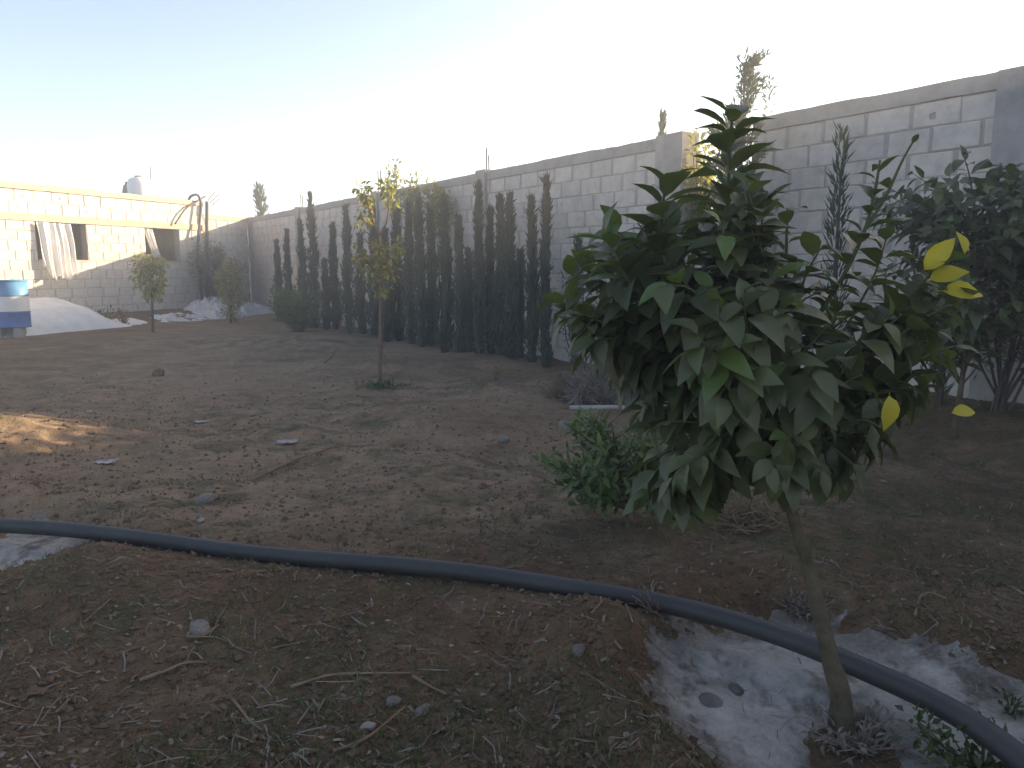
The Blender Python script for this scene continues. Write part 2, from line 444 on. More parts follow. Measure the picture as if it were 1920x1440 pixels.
# ------------------------------------------------------------------ ground
def axis(lo, hi, fine_lo, fine_hi, step, grow):
    a = list(np.arange(fine_lo, fine_hi, step)); s = step; x = a[-1]
    while x < hi: s *= grow; x += s; a.append(x)
    s = step; x = a[0]; pre = []
    while x > lo: s *= grow; x -= s; pre.append(x)
    return np.array(pre[::-1] + a)
def grid_mesh(name, X, Y, Z, material, attrs=None):
    ny, nx = Z.shape
    v = np.stack([X, Y, Z], -1).reshape(-1, 3)
    i = np.arange(ny * nx).reshape(ny, nx)
    q = np.stack([i[:-1, :-1], i[:-1, 1:], i[1:, 1:], i[1:, :-1]], -1).reshape(-1, 4)
    me = bpy.data.meshes.new(name)
    me.vertices.add(len(v)); me.vertices.foreach_set('co', v.ravel())
    me.loops.add(len(q) * 4); me.loops.foreach_set('vertex_index', q.ravel())
    me.polygons.add(len(q)); me.polygons.foreach_set('loop_start', np.arange(len(q)) * 4)
    me.polygons.foreach_set('loop_total', np.full(len(q), 4))
    me.polygons.foreach_set('use_smooth', np.ones(len(q), bool))
    me.update(calc_edges=True); me.validate()
    for k, a in (attrs or {}).items():
        at = me.attributes.new(k, 'FLOAT', 'POINT'); at.data.foreach_set('value', a.ravel())
    me.materials.append(material)
    o = bpy.data.objects.new(name, me); COL.objects.link(o)
    return o
gx = axis(-180, 180, -2.6, 2.6, 0.013, 1.022)
gy = axis(-60, 220, 1.25, 4.2, 0.013, 1.014)
GX, GY = np.meshgrid(gx, gy)
GZ = gh(GX, GY)
# colour of the soil itself: trodden dry earth in the open, dug dark earth round the trees, weedy patches
pale = 0.25 * sstep(3.0, 5.0, GY) + 0.55 * (1 - sstep(1.0, 3.6, np.abs((GX + 1.6) * .8 + (GY - 5.5) * .25))) * sstep(2.9, 3.9, GY)
pale = pale + 0.25 * fbm(GX / .9, GY / .9, 4, 77) * sstep(2.2, 4, GY) + 0.12
gm = np.clip(0.55 + 0.8 * fbm(GX / 1.6, GY / 1.6, 3, 91), 0, 1)
def blob(px, py, r, squash=1.0):
    p = on_z(px, py, 0.0); return np.exp(-(((GX - p[0]) / r) ** 2 + ((GY - p[1]) / (r * squash)) ** 2))
gm = np.clip(gm + blob(1800, 900, .9) + .7 * blob(430, 1230, .25) + .5 * blob(150, 1200, .3) + .6 * blob(980, 1060, .3) - blob(1000, 1200, .25) - .6 * blob(950, 800, .7), 0, 1)
pale = np.clip(pale + .3 * blob(300, 850, 1.4) - .5 * blob(930, 800, .7, 1.0) - .3 * blob(850, 690, 1.0), 0, 1)
ground = grid_mesh('ground', GX, GY, GZ, M['soil'], {'pale': pale, 'green': gm})
finish(ground, 'bare brown garden soil with weedy patches', 'ground', kind='structure')

# white ash in the two watering basins
def ash(name, poly, label, thick, seed):
    lo, hi = poly.min(0) - .35, poly.max(0) + .35
    lo[1] = max(lo[1], 0.9)
    xs, ys = np.arange(lo[0], hi[0], .010), np.arange(lo[1], hi[1], .010)
    X, Y = np.meshgrid(xs, ys)
    s = poly_sdf(X, Y, poly)
    h = np.clip(s * .10, -.035, thick) + .016 * fbm(X / .20, Y / .20, 5, seed, .65) + .005 * fbm(X / .05, Y / .05, 3, seed + 9)
    h = np.where(s < -.26, -.06, h)
    # dark earth pokes through round the trunk
    d = np.hypot(X - TREE[0], Y - TREE[1] + .10); h = h - .03 * np.exp(-(d / .13) ** 2)
    Z = gh(X, Y) + h
    dirt = np.clip(1.0 - s / .26 + 1.1 * fbm(X / .14, Y / .14, 5, seed + 3, .7), 0, 1) * .8 + .9 * np.exp(-(d / .16) ** 2) + .75 * sstep(.05, .4, fbm(X / .09, Y / .13, 4, seed + 5, .7))
    o = grid_mesh(name, X, Y, Z, M['ash'], {'dirt': np.clip(dirt, 0, 1)})
    return finish(o, label, 'ash', kind='stuff')
ash('white_ash', ASH_POLY, 'white powdery ash filling the basin round the leaning citrus trunk', .014, 41)
ash('white_ash', LEFT_POLY, 'patch of white ash under the pipe at the left edge', .006, 51)

# ------------------------------------------------------------------ block walls
def block_mesh(name, w, h, material, hole=None):
    j = lambda s: random.uniform(-s, s)
    e = .009; D = .09
    x0, x1, z0, z1 = -w / 2 + j(.008), w / 2 + j(.008), j(.003), h + j(.003)
    out = [(x0, z0), (x1, z0 + j(.003)), (x1 + j(.006), z1), (x0 + j(.006), z1 + j(.003))]
    inn = [(x0 + e, z0 + e), (x1 - e, z0 + e), (x1 - e, z1 - e), (x0 + e, z1 - e)]
    v = [(x, -D, z) for x, z in out] + [(x, -e * .8, z) for x, z in out] + [(x, j(.002), z) for x, z in inn]
    f = [(4, 5, 1, 0), (5, 6, 2, 1), (6, 7, 3, 2), (7, 4, 0, 3), (8, 9, 5, 4), (9, 10, 6, 5), (10, 11, 7, 6), (11, 8, 4, 7)]
    if hole:
        hx, hz, r = hole
        k = len(v)
        for yy, rr in ((0, 1.0), (-.07, .8)):
            for sx, sz in ((-1, -1), (1, -1), (1.1, .9), (-.8, 1.2)):
                v.append((hx + sx * r * rr, yy, hz + sz * r * rr))
        f += [(8, k, k + 1, 9), (9, k + 1, k + 2, 10), (10, k + 2, k + 3, 11), (11, k + 3, k, 8)]
        f += [(k, k + 4, k + 5, k + 1), (k + 1, k + 5, k + 6, k + 2), (k + 2, k + 6, k + 7, k + 3), (k + 3, k + 7, k + 4, k), (k + 4, k + 7, k + 6, k + 5)]
        f = [tuple(reversed(q)) if i >= 8 else q for i, q in enumerate(f)]
    else:
        f.append((8, 11, 10, 9)); 
    me = bpy.data.meshes.new(name)
    me.from_pydata(v, [], f); me.materials.append(material)
    import bmesh
    bm = bmesh.new(); bm.from_mesh(me); bmesh.ops.recalc_face_normals(bm, faces=bm.faces); bm.to_mesh(me); bm.free()
    me.update(); return me

class Wall:
    """a wall standing along dirn from o, its face looking to the left of dirn (into the yard)"""
    def __init__(self, root, o, dirn):
        self.root, self.o, self.d = root, np.array(o), np.array(dirn)
        self.n = np.array([-dirn[1], dirn[0]]); self.ang = math.atan2(dirn[1], dirn[0])
        self.base = np.array(root.location)
    def pt(self, u, v, z):
        p = self.o + self.d * u + self.n * v; return np.array([p[0], p[1], z])
    def box(self, mb, u0, u1, v0, v1, z0, z1):
        a = self.pt(u0, v0, z0)
        mb.box(a, self.pt(u1, v0, z0) - a, self.pt(u0, v1, z0) - a, np.array([0, 0, z1 - z0]))
    def rough(self, mb, u0, u1, v0, v1, z0, z1, amp=.012, step=.12, vert=False):
        """a beam or post of cast concrete with uneven edges"""
        if vert:
            zs = np.linspace(z0, z1, max(3, int((z1 - z0) / step))); rows = []
            for z in zs:
                rows.append([self.pt(u + rng.normal() * amp * .5, v + rng.normal() * amp * .5, z) for u, v in ((u0, v0), (u1, v0), (u1, v1), (u0, v1))])
        else:
            us = np.linspace(u0, u1, max(3, int((u1 - u0) / step))); rows = []
            w = 0
            for u in us:
                w = .7 * w + rng.normal() * amp
                rows.append([self.pt(u, v, z) for v, z in ((v0, z0), (v1 + rng.normal() * amp * .4, z0 + rng.normal() * amp * .5), (v1 + rng.normal() * amp * .5, z1 + w), (v0, z1 + w))])
        k = len(rows); f = []
        for i in range(k - 1):
            for j in range(4):
                f.append((i * 4 + j, i * 4 + (j + 1) % 4, i * 4 + 4 + (j + 1) % 4, i * 4 + 4 + j))
        f += [(3, 2, 1, 0), tuple(4 * k - 4 + j for j in range(4))]
        mb.add(np.array(rows).reshape(-1, 3), f)
    def blocks(self, u0, u1, z0, n, ch, pitch, meshes, holes, openings=(), hole_p=.02, limit=300, v=0.0):
        spots = []
        for r in range(n):
            z = z0 + r * ch
            u = u0 - (pitch / 2 if r % 2 else 0) + random.uniform(-.05, .05)
            while u < u1:
                p = pitch * random.uniform(.94, 1.06)
                a, b = max(u, u0), min(u + p, u1)
                segs = [(a, b)]
                for (ou0, ou1, oz0, oz1) in openings:
                    if z + ch * .5 > oz0 and z + ch * .5 < oz1:
                        ns = []
                        for s in segs:
                            if s[1] <= ou0 or s[0] >= ou1: ns.append(s); continue
                            if s[0] < ou0: ns.append((s[0], ou0))
                            if s[1] > ou1: ns.append((ou1, s[1]))
                        segs = ns
                for a, b in segs:
                    if b - a > .07: spots.append((a, b, z))
                u += p
        spots.sort(key=lambda s: np.linalg.norm(self.pt(s[0], 0, s[2])[:2]))
        far = MB()
        for i, (a, b, z) in enumerate(spots):
            me = random.choice(holes) if (random.random() < hole_p and b - a > .3) else random.choice(meshes)
            sx = (b - a) / pitch
            pos = self.pt((a + b) / 2, v + random.uniform(-.004, .004), z + random.uniform(-.004, .004))
            mtx = Matrix.Translation(Vector(pos - self.base)) @ Matrix.Rotation(self.ang + random.uniform(-.006, .006), 4, 'Z') @ Matrix.Rotation(random.uniform(-.006, .006), 4, 'Y') @ Matrix.Diagonal((sx, 1, 1, 1))
            if i < limit:
                o = bpy.data.objects.new('block', me); COL.objects.link(o); o.parent = self.root; o.matrix_local = mtx
            else:
                vv = [tuple(mtx @ q.co) for q in me.vertices]
                far.add(np.array(vv) + self.base, [tuple(q.vertices) for q in me.polygons])
        if far.n:
            o = far.build('distant_blocks', meshes[0].materials[0], self.root); finish(o, kind='stuff')
def base3(p, z=0.0): return (p[0], p[1], z)

BW, BH, CH, PI_ = .35, .190, .2, .385
bm_grey = [block_mesh('block', BW + random.uniform(-.02, .018), BH, M['block']) for _ in range(8)]
bm_hole = [block_mesh('block', BW, BH, M['block'], (random.uniform(-.1, .1), random.uniform(.06, .13), .025)) for _ in range(3)]
bs_grey = [block_mesh('block', .375 + random.uniform(-.01, .008), .196, M['sandblock']) for _ in range(6)]
bs_hole = [block_mesh('block', .375, .196, M['sandblock'], (random.uniform(-.1, .1), random.uniform(.06, .13), .022)) for _ in range(3)]

def rebar(w, parent, u, z0, h, lean=0.0):
    mb = MB(); mb.tube([w.pt(u, -.08, z0 - .1), w.pt(u + lean * .4, -.08, z0 + h * .5), w.pt(u + lean, -.08 + lean * .3, z0 + h)], .011, 5)
    return mb.build('rebar', M['steel'], parent)
def long_wall(u0, u1, label, posts, name='block_wall'):
    root = thing(name, base3(wall_p(u0)), label, 'wall')
    w = Wall(root, W0, WD)
    mb = MB(); w.box(mb, u0, u1, -.19, -.010, -.3, WALL_H - .14); mb.build('mortar', M['mortar'], root)
    w.blocks(u0, u1, .0, 13, .1985, PI_, bm_grey, bm_hole, hole_p=.06)
    mb = MB(); w.rough(mb, u0, u1, -.20, .012, WALL_H - .139, WALL_H - .01, .0035); mb.build('coping', M['concrete'], root)
    for pu, pw, extra, bars in posts:
        mb = MB(); w.rough(mb, pu - pw / 2, pu + pw / 2, -.21, .055, -.3, WALL_H + extra, .006, .2, True)
        c = mb.build('pillar', M['concrete'], root)
        for (du, hh, ln) in bars: 
            m2 = MB(); m2.tube([w.pt(pu + du, -.08, WALL_H - .1), w.pt(pu + du + ln * .4, -.08, WALL_H + hh * .5), w.pt(pu + du + ln, -.08, WALL_H + hh)], .011, 5)
            off = np.array(root.location); o = bpy.data.objects.new('rebar', m2.mesh('rebar', M['steel'], off)); COL.objects.link(o); o.parent = c
    return root
T_GAP0, T_GAP1 = wall_t(1415), wall_t(1288)
P_A, P_B, P_C, P_D = wall_t(1253), wall_t(907), wall_t(706), wall_t(561)
T_END = wall_t(468)
PW = T_GAP1 and .27
long_wall(T_GAP0 - 4.6, T_GAP0, 'near stretch of grey block wall behind the citrus tree, right of the doorway gap', [(wall_t(1880) - .22, .44, -.016, [])])
pa = T_GAP1 + .20
long_wall(T_GAP1, T_END, 'long grey concrete block wall behind the row of cypresses', [
    (pa, .40, .0, []),
    (P_B, .26, .02, [(.02, .36, 0.0), (-.05, .24, .01)]),
    (P_C, .26, .02, [(.04, .42, .01), (-.07, .42, 0.0)]),
    (P_D, .26, .02, [(.04, .34, .0), (-.08, .30, .0)]),
    (T_END - .16, .32, .0, [])])

# low blocks added in the doorway gap to stop the lower sun rays
root = thing('added_gap_infill', base3(wall_p(T_GAP0 + .003)), 'low block infill in the gap of the long wall, behind the citrus tree', 'wall')
w = Wall(root, W0, WD)
mb = MB(); w.box(mb, T_GAP0 + .003, T_GAP1 - .003, -.19, -.035, -.3, 1.59); mb.build('mortar', M['mortar'], root)
w.blocks(T_GAP0 + .003, T_GAP1 - .003, .0, 8, .1985, PI_, bm_grey, bm_hole, v=-.028)
# house beyond the wall at the right, outside the picture; added to shade the foreground
hr = thing('added_shade_house', base3(wall_p(-1.3, -.5)), 'unseen flat roofed block house added past the right edge to shade the citrus', 'house')
hw = Wall(hr, wall_p(0, 0), WD)
mb = MB(); hw.box(mb, -9.5, -1.3, -5.2, -.45, -.3, 3.75); mb.build('wall', M['block'], hr)
mb = MB(); hw.box(mb, -9.6, -1.25, -5.3, -.4, 3.752, 3.92); mb.build('roof', M['concrete'], hr)

# back wall and building
U_B = back_u(383, 440)
root = thing('block_wall', base3(back_p(0)), 'short sunlit stretch of block wall between the building and the far corner', 'wall')
w = Wall(root, CORNER, BD)
mb = MB(); w.box(mb, .10, U_B, -.19, -.010, -.3, WALL_H - .14); mb.build('mortar', M['mortar'], root)
w.blocks(.10, U_B, .0, 13, .1985, .4, bs_grey, bs_hole)
mb = MB(); w.rough(mb, .10, U_B, -.20, .012, WALL_H - .139, WALL_H - .01, .006); mb.build('coping', M['sandcon'], root)

U_E = BLEN + 2.6
bld = thing('block_building', base3(back_p(U_B)), 'low sunlit block building with two dark window openings', 'building')
w = Wall(bld, CORNER, BD)
Z_L0, Z_L1 = CAMZ + 1.02, CAMZ + 1.165
Z_R0 = CAMZ + 1.665
CHB = Z_L0 / 11
wr0, wr1 = back_u(338, 470), back_u(274, 470)
wl0, wl1 = back_u(165, 470), back_u(70, 470)
Z_W0 = 7 * CHB
ops = [(wr0, wr1, Z_W0, Z_L0), (wl0, wl1, Z_W0, Z_L0)]
w.blocks(U_B + .002, U_E, 0, 11, CHB, .40, bs_grey, bs_hole, ops, .02)
w.blocks(U_B + .002, U_E, Z_L1, 2, (Z_R0 - Z_L1) / 2, .40, [block_mesh('block', .372, (Z_R0 - Z_L1) / 2 - .012, M['sandblock']) for _ in range(4)],
         [block_mesh('block', .372, (Z_R0 - Z_L1) / 2 - .012, M['sandblock'], (random.uniform(-.1, .1), .12, .028)) for _ in range(3)], (), .22, 60)
mb = MB()
for (a, b, z0, z1) in [(U_B, wr0, -.3, Z_L0), (wr1, wl0, -.3, Z_L0), (wl1, U_E, -.3, Z_L0), (wr0, wr1, -.3, Z_W0 - .002), (wl0, wl1, -.3, Z_W0 - .002), (U_B, U_E, Z_L1, Z_R0)]:
    w.box(mb, a, b, -.20, -.009, z0, z1)
mb.build('mortar', M['sandmortar'], bld)
mb = MB(); w.rough(mb, U_B - .03, U_E, -.21, .022, Z_L0, Z_L1, .004); mb.build('lintel_beam', M['sandcon'], bld)
mb = MB(); w.rough(mb, U_B - .04, U_E, -.21, .030, Z_R0, ROOF_Z, .005); mb.build('roof_beam', M['sandcon'], bld)
mb = MB(); w.box(mb, U_B, U_E, -4.2, -.202, 2.30, 2.42); mb.build('roof', M['concrete'], bld)
mb = MB()
w.box(mb, U_B, U_B + .18, -4.2, -.202, -.3, 2.298); w.box(mb, U_E - .18, U_E, -4.2, -.202, -.3, 2.298); w.box(mb, U_B, U_E, -4.4, -4.202, -.3, 2.42)
mb.build('outer_wall', M['dark_room'], bld)
mb = MB(); w.box(mb, (wr1 + wl0) / 2 - .08, (wr1 + wl0) / 2 + .08, -4.2, -.202, -.3, 2.298); mb.build('partition', M['dark_room'], bld)
for (a, b) in ((wr0, wr1), (wl0, wl1)):
    mb = MB(); w.rough(mb, a + .004, b - .004, -.20, .018, Z_W0 - .028, Z_W0 + .012, .002); mb.build('sill', M['sandcon'], bld)

# curtains
def curtain(name, label, u0, u1, z0, z1, v, shape, seed):
    nu, nz = 46, 34
    U, Z = np.meshgrid(np.linspace(0, 1, nu), np.linspace(0, 1, nz))
    mb = MB(); P = np.zeros((nz, nu, 3))
    for i in range(nz):
        for j in range(nu):
            s, t = U[i, j], Z[i, j]
            uu, zz = shape(s, t)
            fold = .045 * math.sin(s * 21 + 1.3 * math.sin(t * 3 + seed)) * (.3 + .7 * (1 - t)) + .03 * math.sin(s * 9 + seed)
            P[i, j] = w.pt(u0 + (u1 - u0) * uu, v + fold + .05 * (1 - t), z0 + (z1 - z0) * zz)
    f = [(i * nu + j, i * nu + j + 1, (i + 1) * nu + j + 1, (i + 1) * nu + j) for i in range(nz - 1) for j in range(nu - 1)]
    mb.add(P.reshape(-1, 3), f)
    o = mb.build(name, M['cloth'], None, True, w.pt(u0, v, z0))
    return finish(o, label, 'curtain')
cb = Z_W0 - .42
curtain('curtain', 'long white curtain blowing out of the wide window on the left', back_u(131, 470), back_u(100, 470), cb, Z_L0 - .03, .10,
        lambda s, t: (s * (1 + .05 * (1 - t)) - .06 * (1 - t) ** 2 + .04 * math.sin(t * 7), t + (.13 * max(0, math.sin(s * 9)) * (1 - t))), 1.0)
curtain('curtain', 'ragged white curtain at the left end of the wide window, beside the drum', back_u(103, 470), back_u(68, 470), cb + .02, Z_L0 - .02, .09,
        lambda s, t: (s * (.88 + .12 * t ** 2) + .03 * math.sin(t * 6), t + (1 - t) * (.55 * max(0, s - .5) + .06 * math.sin(s * 17))), 2.2)
curtain('curtain', 'narrow white curtain pulled aside in the window by the corner', back_u(291, 470), back_u(274, 470), Z_W0 + .10, Z_L0 - .02, -.05,
        lambda s, t: ((s - (1 - t) * .75) * (1 - .25 * (1 - t)), t), 3.1)

# roof things
def roofp(px, v):
    h = line_hit(px, 350, back_p(0, v), BD); return np.array([h[0], h[1], 2.42])
p = roofp(263, -1.2)
tk = thing('water_tank', p, 'white plastic water tank on the flat roof', 'water tank')
mb = MB(); a = np.linspace(0, 1, 9)
prof = [(.0, .0), (.42, .0), (.44, .05), (.43, .2), (.45, .25), (.43, .3), (.45, .5), (.43, .55), (.44, .78), (.38, .94), (.2, 1.0), (0.0, 1.01)]
def lathe(mb, c, prof, n=24):
    vs = []; 
    for r, z in prof:
        for k in range(n):
            t = 2 * math.pi * k / n; vs.append((c[0] + max(r, .001) * math.cos(t), c[1] + max(r, .001) * math.sin(t), c[2] + z))
    m = len(prof)
    mb.add(vs, [(i * n + k, i * n + (k + 1) % n, (i + 1) * n + (k + 1) % n, (i + 1) * n + k) for i in range(m - 1) for k in range(n)])
lathe(mb, p + np.array([0, 0, .34]), [(r * .72, z * .86) for r, z in prof]); tb_o = mb.build('tank_body', M['white'], tk, True)
mb = MB(); mb.box(p + np.array([-.3, -.3, 0]), (.6, 0, 0), (0, .6, 0), (0, 0, .338)); mb.build('stand', M['concrete'], tk)
mb = MB(); lathe(mb, p + np.array([0, 0, 1.20]), [(0, 0), (.12, 0), (.12, .04), (0, .045)], 16); mb.build('lid', M['concrete'], tb_o)
p = roofp(236, -1.5)
so = thing('junk_pile', p, 'dark heap of scrap beside the white roof tank', 'scrap')
for k in range(5):
    mb = MB(); q = p + np.array([rng.normal() * .1, rng.normal() * .1, 0])
    mb.tube([q, q + np.array([rng.normal() * .06, rng.normal() * .06, .5 + .1 * k]), q + np.array([rng.normal() * .10, rng.normal() * .06, .85 + .08 * k])], [.08, .09, .03], 7, True, .2)
    mb.build('scrap_piece', M['stone'], so)
p = roofp(283, -1.3)
mb = MB(); mb.tube([p, p + np.array([0, 0, 1.0]), p + np.array([.02, 0, 1.55])], [.014, .013, .009], 6)
finish(mb.build('antenna_pole', M['steel'], None, False, p), 'thin upright pole on the roof beside the white tank', 'pole')

# bent hose and poles at the building corner
def tubething(name, pts, rad, material, label, cat, n=8, k=24, group=None):
    pp = spline(pts, k); mb = MB(); mb.tube(pp, rad, n)
    o = mb.build(name, material, None, True, pp[0]); return finish(o, label, cat, group)
uh = U_B + .25
def bp(px, py, v):
    h = line_hit(px, py, back_p(0, v), BD); Y = h[1]; r = ray(px, py); return CAM + r * (Y / r[1])
g0 = bp(379, 566, .25)
tubething('drain_hose', [g0 - np.array([0, 0, .12]), bp(376, 530, .25), bp(371, 470, .2), bp(374, 420, .15), bp(377, 385, .13), bp(371, 366, .12), bp(358, 368, .05), bp(353, 377, -.1)], .034, M['rubber'],
          'dark hose looping over the roof edge and down to the ground', 'hose', 8, 40)
tubething('leaning_pole', [bp(328, 420, .08), bp(350, 390, .08), bp(385, 368, .0)], .022, M['rubber'], 'thin dark pole leaning across the roof edge', 'pole')
tubething('steel_pole', [bp(389, 560, .12) - np.array([0, 0, .3]), bp(388, 460, .12), bp(388, 378, .12)], .045, M['rubber'], 'dark upright post at the end of the block building', 'post')
for i, (a, b) in enumerate((((390, 376), (404, 360)), ((394, 381), (411, 364)), ((398, 385), (413, 372)))):
    tubething('bent_rebar', [bp(*a, -.1), bp((a[0] + b[0]) / 2, (a[1] + b[1]) / 2 - 1, -.1), bp(*b, -.1)], .012, M['steel'], 'thin steel bar sticking out of the building corner, %s' % ('uppermost of three', 'middle of three', 'lowest of three')[i], 'steel bar', 5, 8, 'bars at the building corner')

# ------------------------------------------------------------------ drum on bricks
DR = line_hit(21, 560, (0, 14.2), (1, 0)); dz = gz(DR)
dzb = 1.25 - (612 - 505) / 1420 * 14.2 + .0
drum = thing('oil_drum', (DR[0], DR[1], dzb), 'blue and white painted steel drum standing on stones', 'drum')
def band(name, z0, z1, material, r=.285):
    mb = MB(); lathe(mb, (DR[0], DR[1], dzb), [(r, z0), (r, z1)], 40); return mb.build(name, material, drum, True)
def bandp(name, prof, material):
    mb = MB(); lathe(mb, (DR[0], DR[1], dzb), prof, 40); return mb.build(name, material, drum, True)
bandp('lower_band', [(.0, .012), (.275, .012), (.288, .0), (.292, .012), (.284, .022), (.284, .27), (.292, .285), (.284, .30)], M['blue'])
bandp('middle_band', [(.284, .30), (.285, .55), (.284, .575)], M['whitep'])
bandp('upper_band', [(.284, .575), (.293, .59), (.284, .605), (.284, .85), (.275, .852), (.27, .855)], M['ltblue'])
bandp('rim', [(.27, .84), (.272, .872), (.292, .875), (.296, .86), (.286, .85)], M['ltblue'])
bandp('lid', [(.272, .845), (.12, .842), (.0, .842)], M['ltblue'])
for i, (dx, dy) in enumerate(((-.17, -.12), (.17, -.12), (0.0, .18))):
    mb = MB(); z0 = gz((DR[0] + dx, DR[1] + dy)) - .03
    mb.box((DR[0] + dx - .055, DR[1] + dy - .09, z0), (.11, 0, 0), (0, .18, 0), (0, 0, dzb - z0 + .001))
    finish(mb.build('support_brick', M['concrete'], None, False, (DR[0] + dx, DR[1] + dy, z0)), ('left front brick under the blue and white drum', 'right front brick under the blue and white drum', 'rear brick under the blue and white drum')[i], 'brick', 'bricks under the drum')
mb = MB(); p = bp(0, 560, .12); mb.tube([np.array([p[0], p[1], 0.0]), np.array([p[0], p[1], 1.0]), np.array([p[0], p[1], 1.55])], .04, 8)
finish(mb.build('rusty_post', M['rust'], None, False, (p[0], p[1], 0)), 'rusty red post behind the drum at the left edge', 'post')

# ------------------------------------------------------------------ white powder heap and crumpled sheets
def heap(name, label, cat, u0, u1, v0, v1, fn, material, step=.04):
    us, vs = np.arange(u0, u1, step), np.arange(v0, v1, step)
    U, V = np.meshgrid(us, vs)
    X = CORNER[0] + BD[0] * U + BN[0] * V; Y = CORNER[1] + BD[1] * U + BN[1] * V
    Z = gh(X, Y) + fn(U, V)
    o = grid_mesh(name, X[:, ::-1], Y[:, ::-1], Z[:, ::-1], material)
    return finish(o, label, cat)
def bu(px, py, v):
    p = line_hit(px, py, back_p(0, v), BD); return float(np.dot(p - CORNER, BD))
hu0, hu1 = bu(122, 565, .8), bu(225, 600, .9)
def fh(U, V):
    along = np.where(U < hu0, sstep(hu1 - .25, hu0, U), 1 - sstep(hu0 + 1.6, hu0 + 3.4, U))
    along = np.where(U < hu0, np.maximum(along ** 1.3, .10 * sstep(hu1 - .7, hu1 - .4, U)), along)
    h = .51 * along * np.clip(1.15 - ((V - .75) / 1.0) ** 2 * 1.1, -.5, 1.0)
    return np.minimum(h, .60) - .05 + .03 * fbm(U / .5, V / .5, 4, 61) + .012 * fbm(U / .12, V / .12, 3, 62)
heap('powder_heap', 'smooth white heap of powder beside the blue drum', 'heap', hu1 - .8, hu0 + 3.6, .0, 2.0, fh, M['plaster'])
def sheet(label, px0, px1, py, h, v, seed, dv=.7):
    u0, u1 = bu(px1, py, v), bu(px0, py, v)
    def f(U, V):
        s = (U - (u0 + u1) / 2) / ((u1 - u0) / 2); t = (V - v) / dv
        env = np.clip(1 - s * s, -.4, 1) * np.clip(1 - t * t, -.4, 1)
        rg = np.clip(1 - np.abs(fbm(U / .42 + V / .35, V / .6 - U / .5, 4, seed, .55)) * 2.6, -.2, 1)
        return h * np.sign(env) * np.abs(env) ** .6 * (1.25 * rg - .15) - .04
    return heap('crumpled_sheet', label, 'plastic sheet', u0 - .1, u1 + .1, v - dv - .1, v + dv + .1, f, M['sheet'], .03)
sheet('large crumpled white sheet heaped at the foot of the wall corner', 375, 452, 580, .50, .9, 71)
sheet('crumpled white sheet lying right of the young yellowish tree by the corner pillar', 448, 505, 588, .30, .95, 72, .5)
sheet('low strip of crumpled white sheet on the ground under the corner window', 285, 385, 598, .16, 1.0, 73, .45)

# ------------------------------------------------------------------ black pipe across the yard
pp = spline(PIPE, 120)
pp[:, 2] = .041 + .006 * np.sin(np.arange(120) * .19) - .015 * sstep(70, 95, np.arange(120))
mb = MB(); mb.tube(pp, .0345, 18)
finish(mb.build('water_pipe', M['hose'], None, True, pp[0]), 'thick black plastic pipe lying across the foreground soil', 'pipe')

a, b = on_ground(1068, 768), on_ground(1225, 772)
mb = MB(); mb.tube([a + [0, 0, .015], (a + b) / 2 + [0, 0, .03], b + [0, 0, .025]], .021, 8)
finish(mb.build('grey_pipe', M['concrete'], None, True, a), 'thin pale grey pipe on the ground before the dry bush', 'pipe')
#PLANTS
# ------------------------------------------------------------------ plants
UP = np.array([0, 0, 1.0])
def leaf_mesh(name, material, wid=.42, curl=.25, fold=.3, wave=.02):
    t = np.array([0, .09, .22, .42, .62, .82, 1.0])
    h = np.array([.010, .014, .33, .50, .46, .26, .004]) * wid
    v = []
    sw = random.uniform(-.05, .05)
    for k in range(len(t)):
        z = -curl * t[k] ** 2 + .12 * curl * math.sin(t[k] * 3.1)
        y = t[k] * (1 - .25 * curl * t[k]); x = sw * math.sin(t[k] * 3)
        for s in (-1, 0, 1):
            v.append((x + s * h[k], y, z + (fold * h[k] if s else 0) + (random.uniform(-wave, wave) if s and 0 < k < 6 else 0)))
    f = []
    for k in range(len(t) - 1):
        for j in range(2):
            a = k * 3 + j; f.append((a, a + 1, a + 4, a + 3))
    me = bpy.data.meshes.new(name); me.from_pydata(v, [], f); me.materials.append(material)
    me.polygons.foreach_set('use_smooth', [True] * len(f)); me.update(); return me
def frame(a, n):
    a = unit(a); s = np.cross(a, n)
    if np.linalg.norm(s) < 1e-4: s = np.cross(a, (1, .3, .2))
    s = unit(s); u = np.cross(s, a)
    return Matrix(((s[0], a[0], u[0]), (s[1], a[1], u[1]), (s[2], a[2], u[2]))).to_4x4()
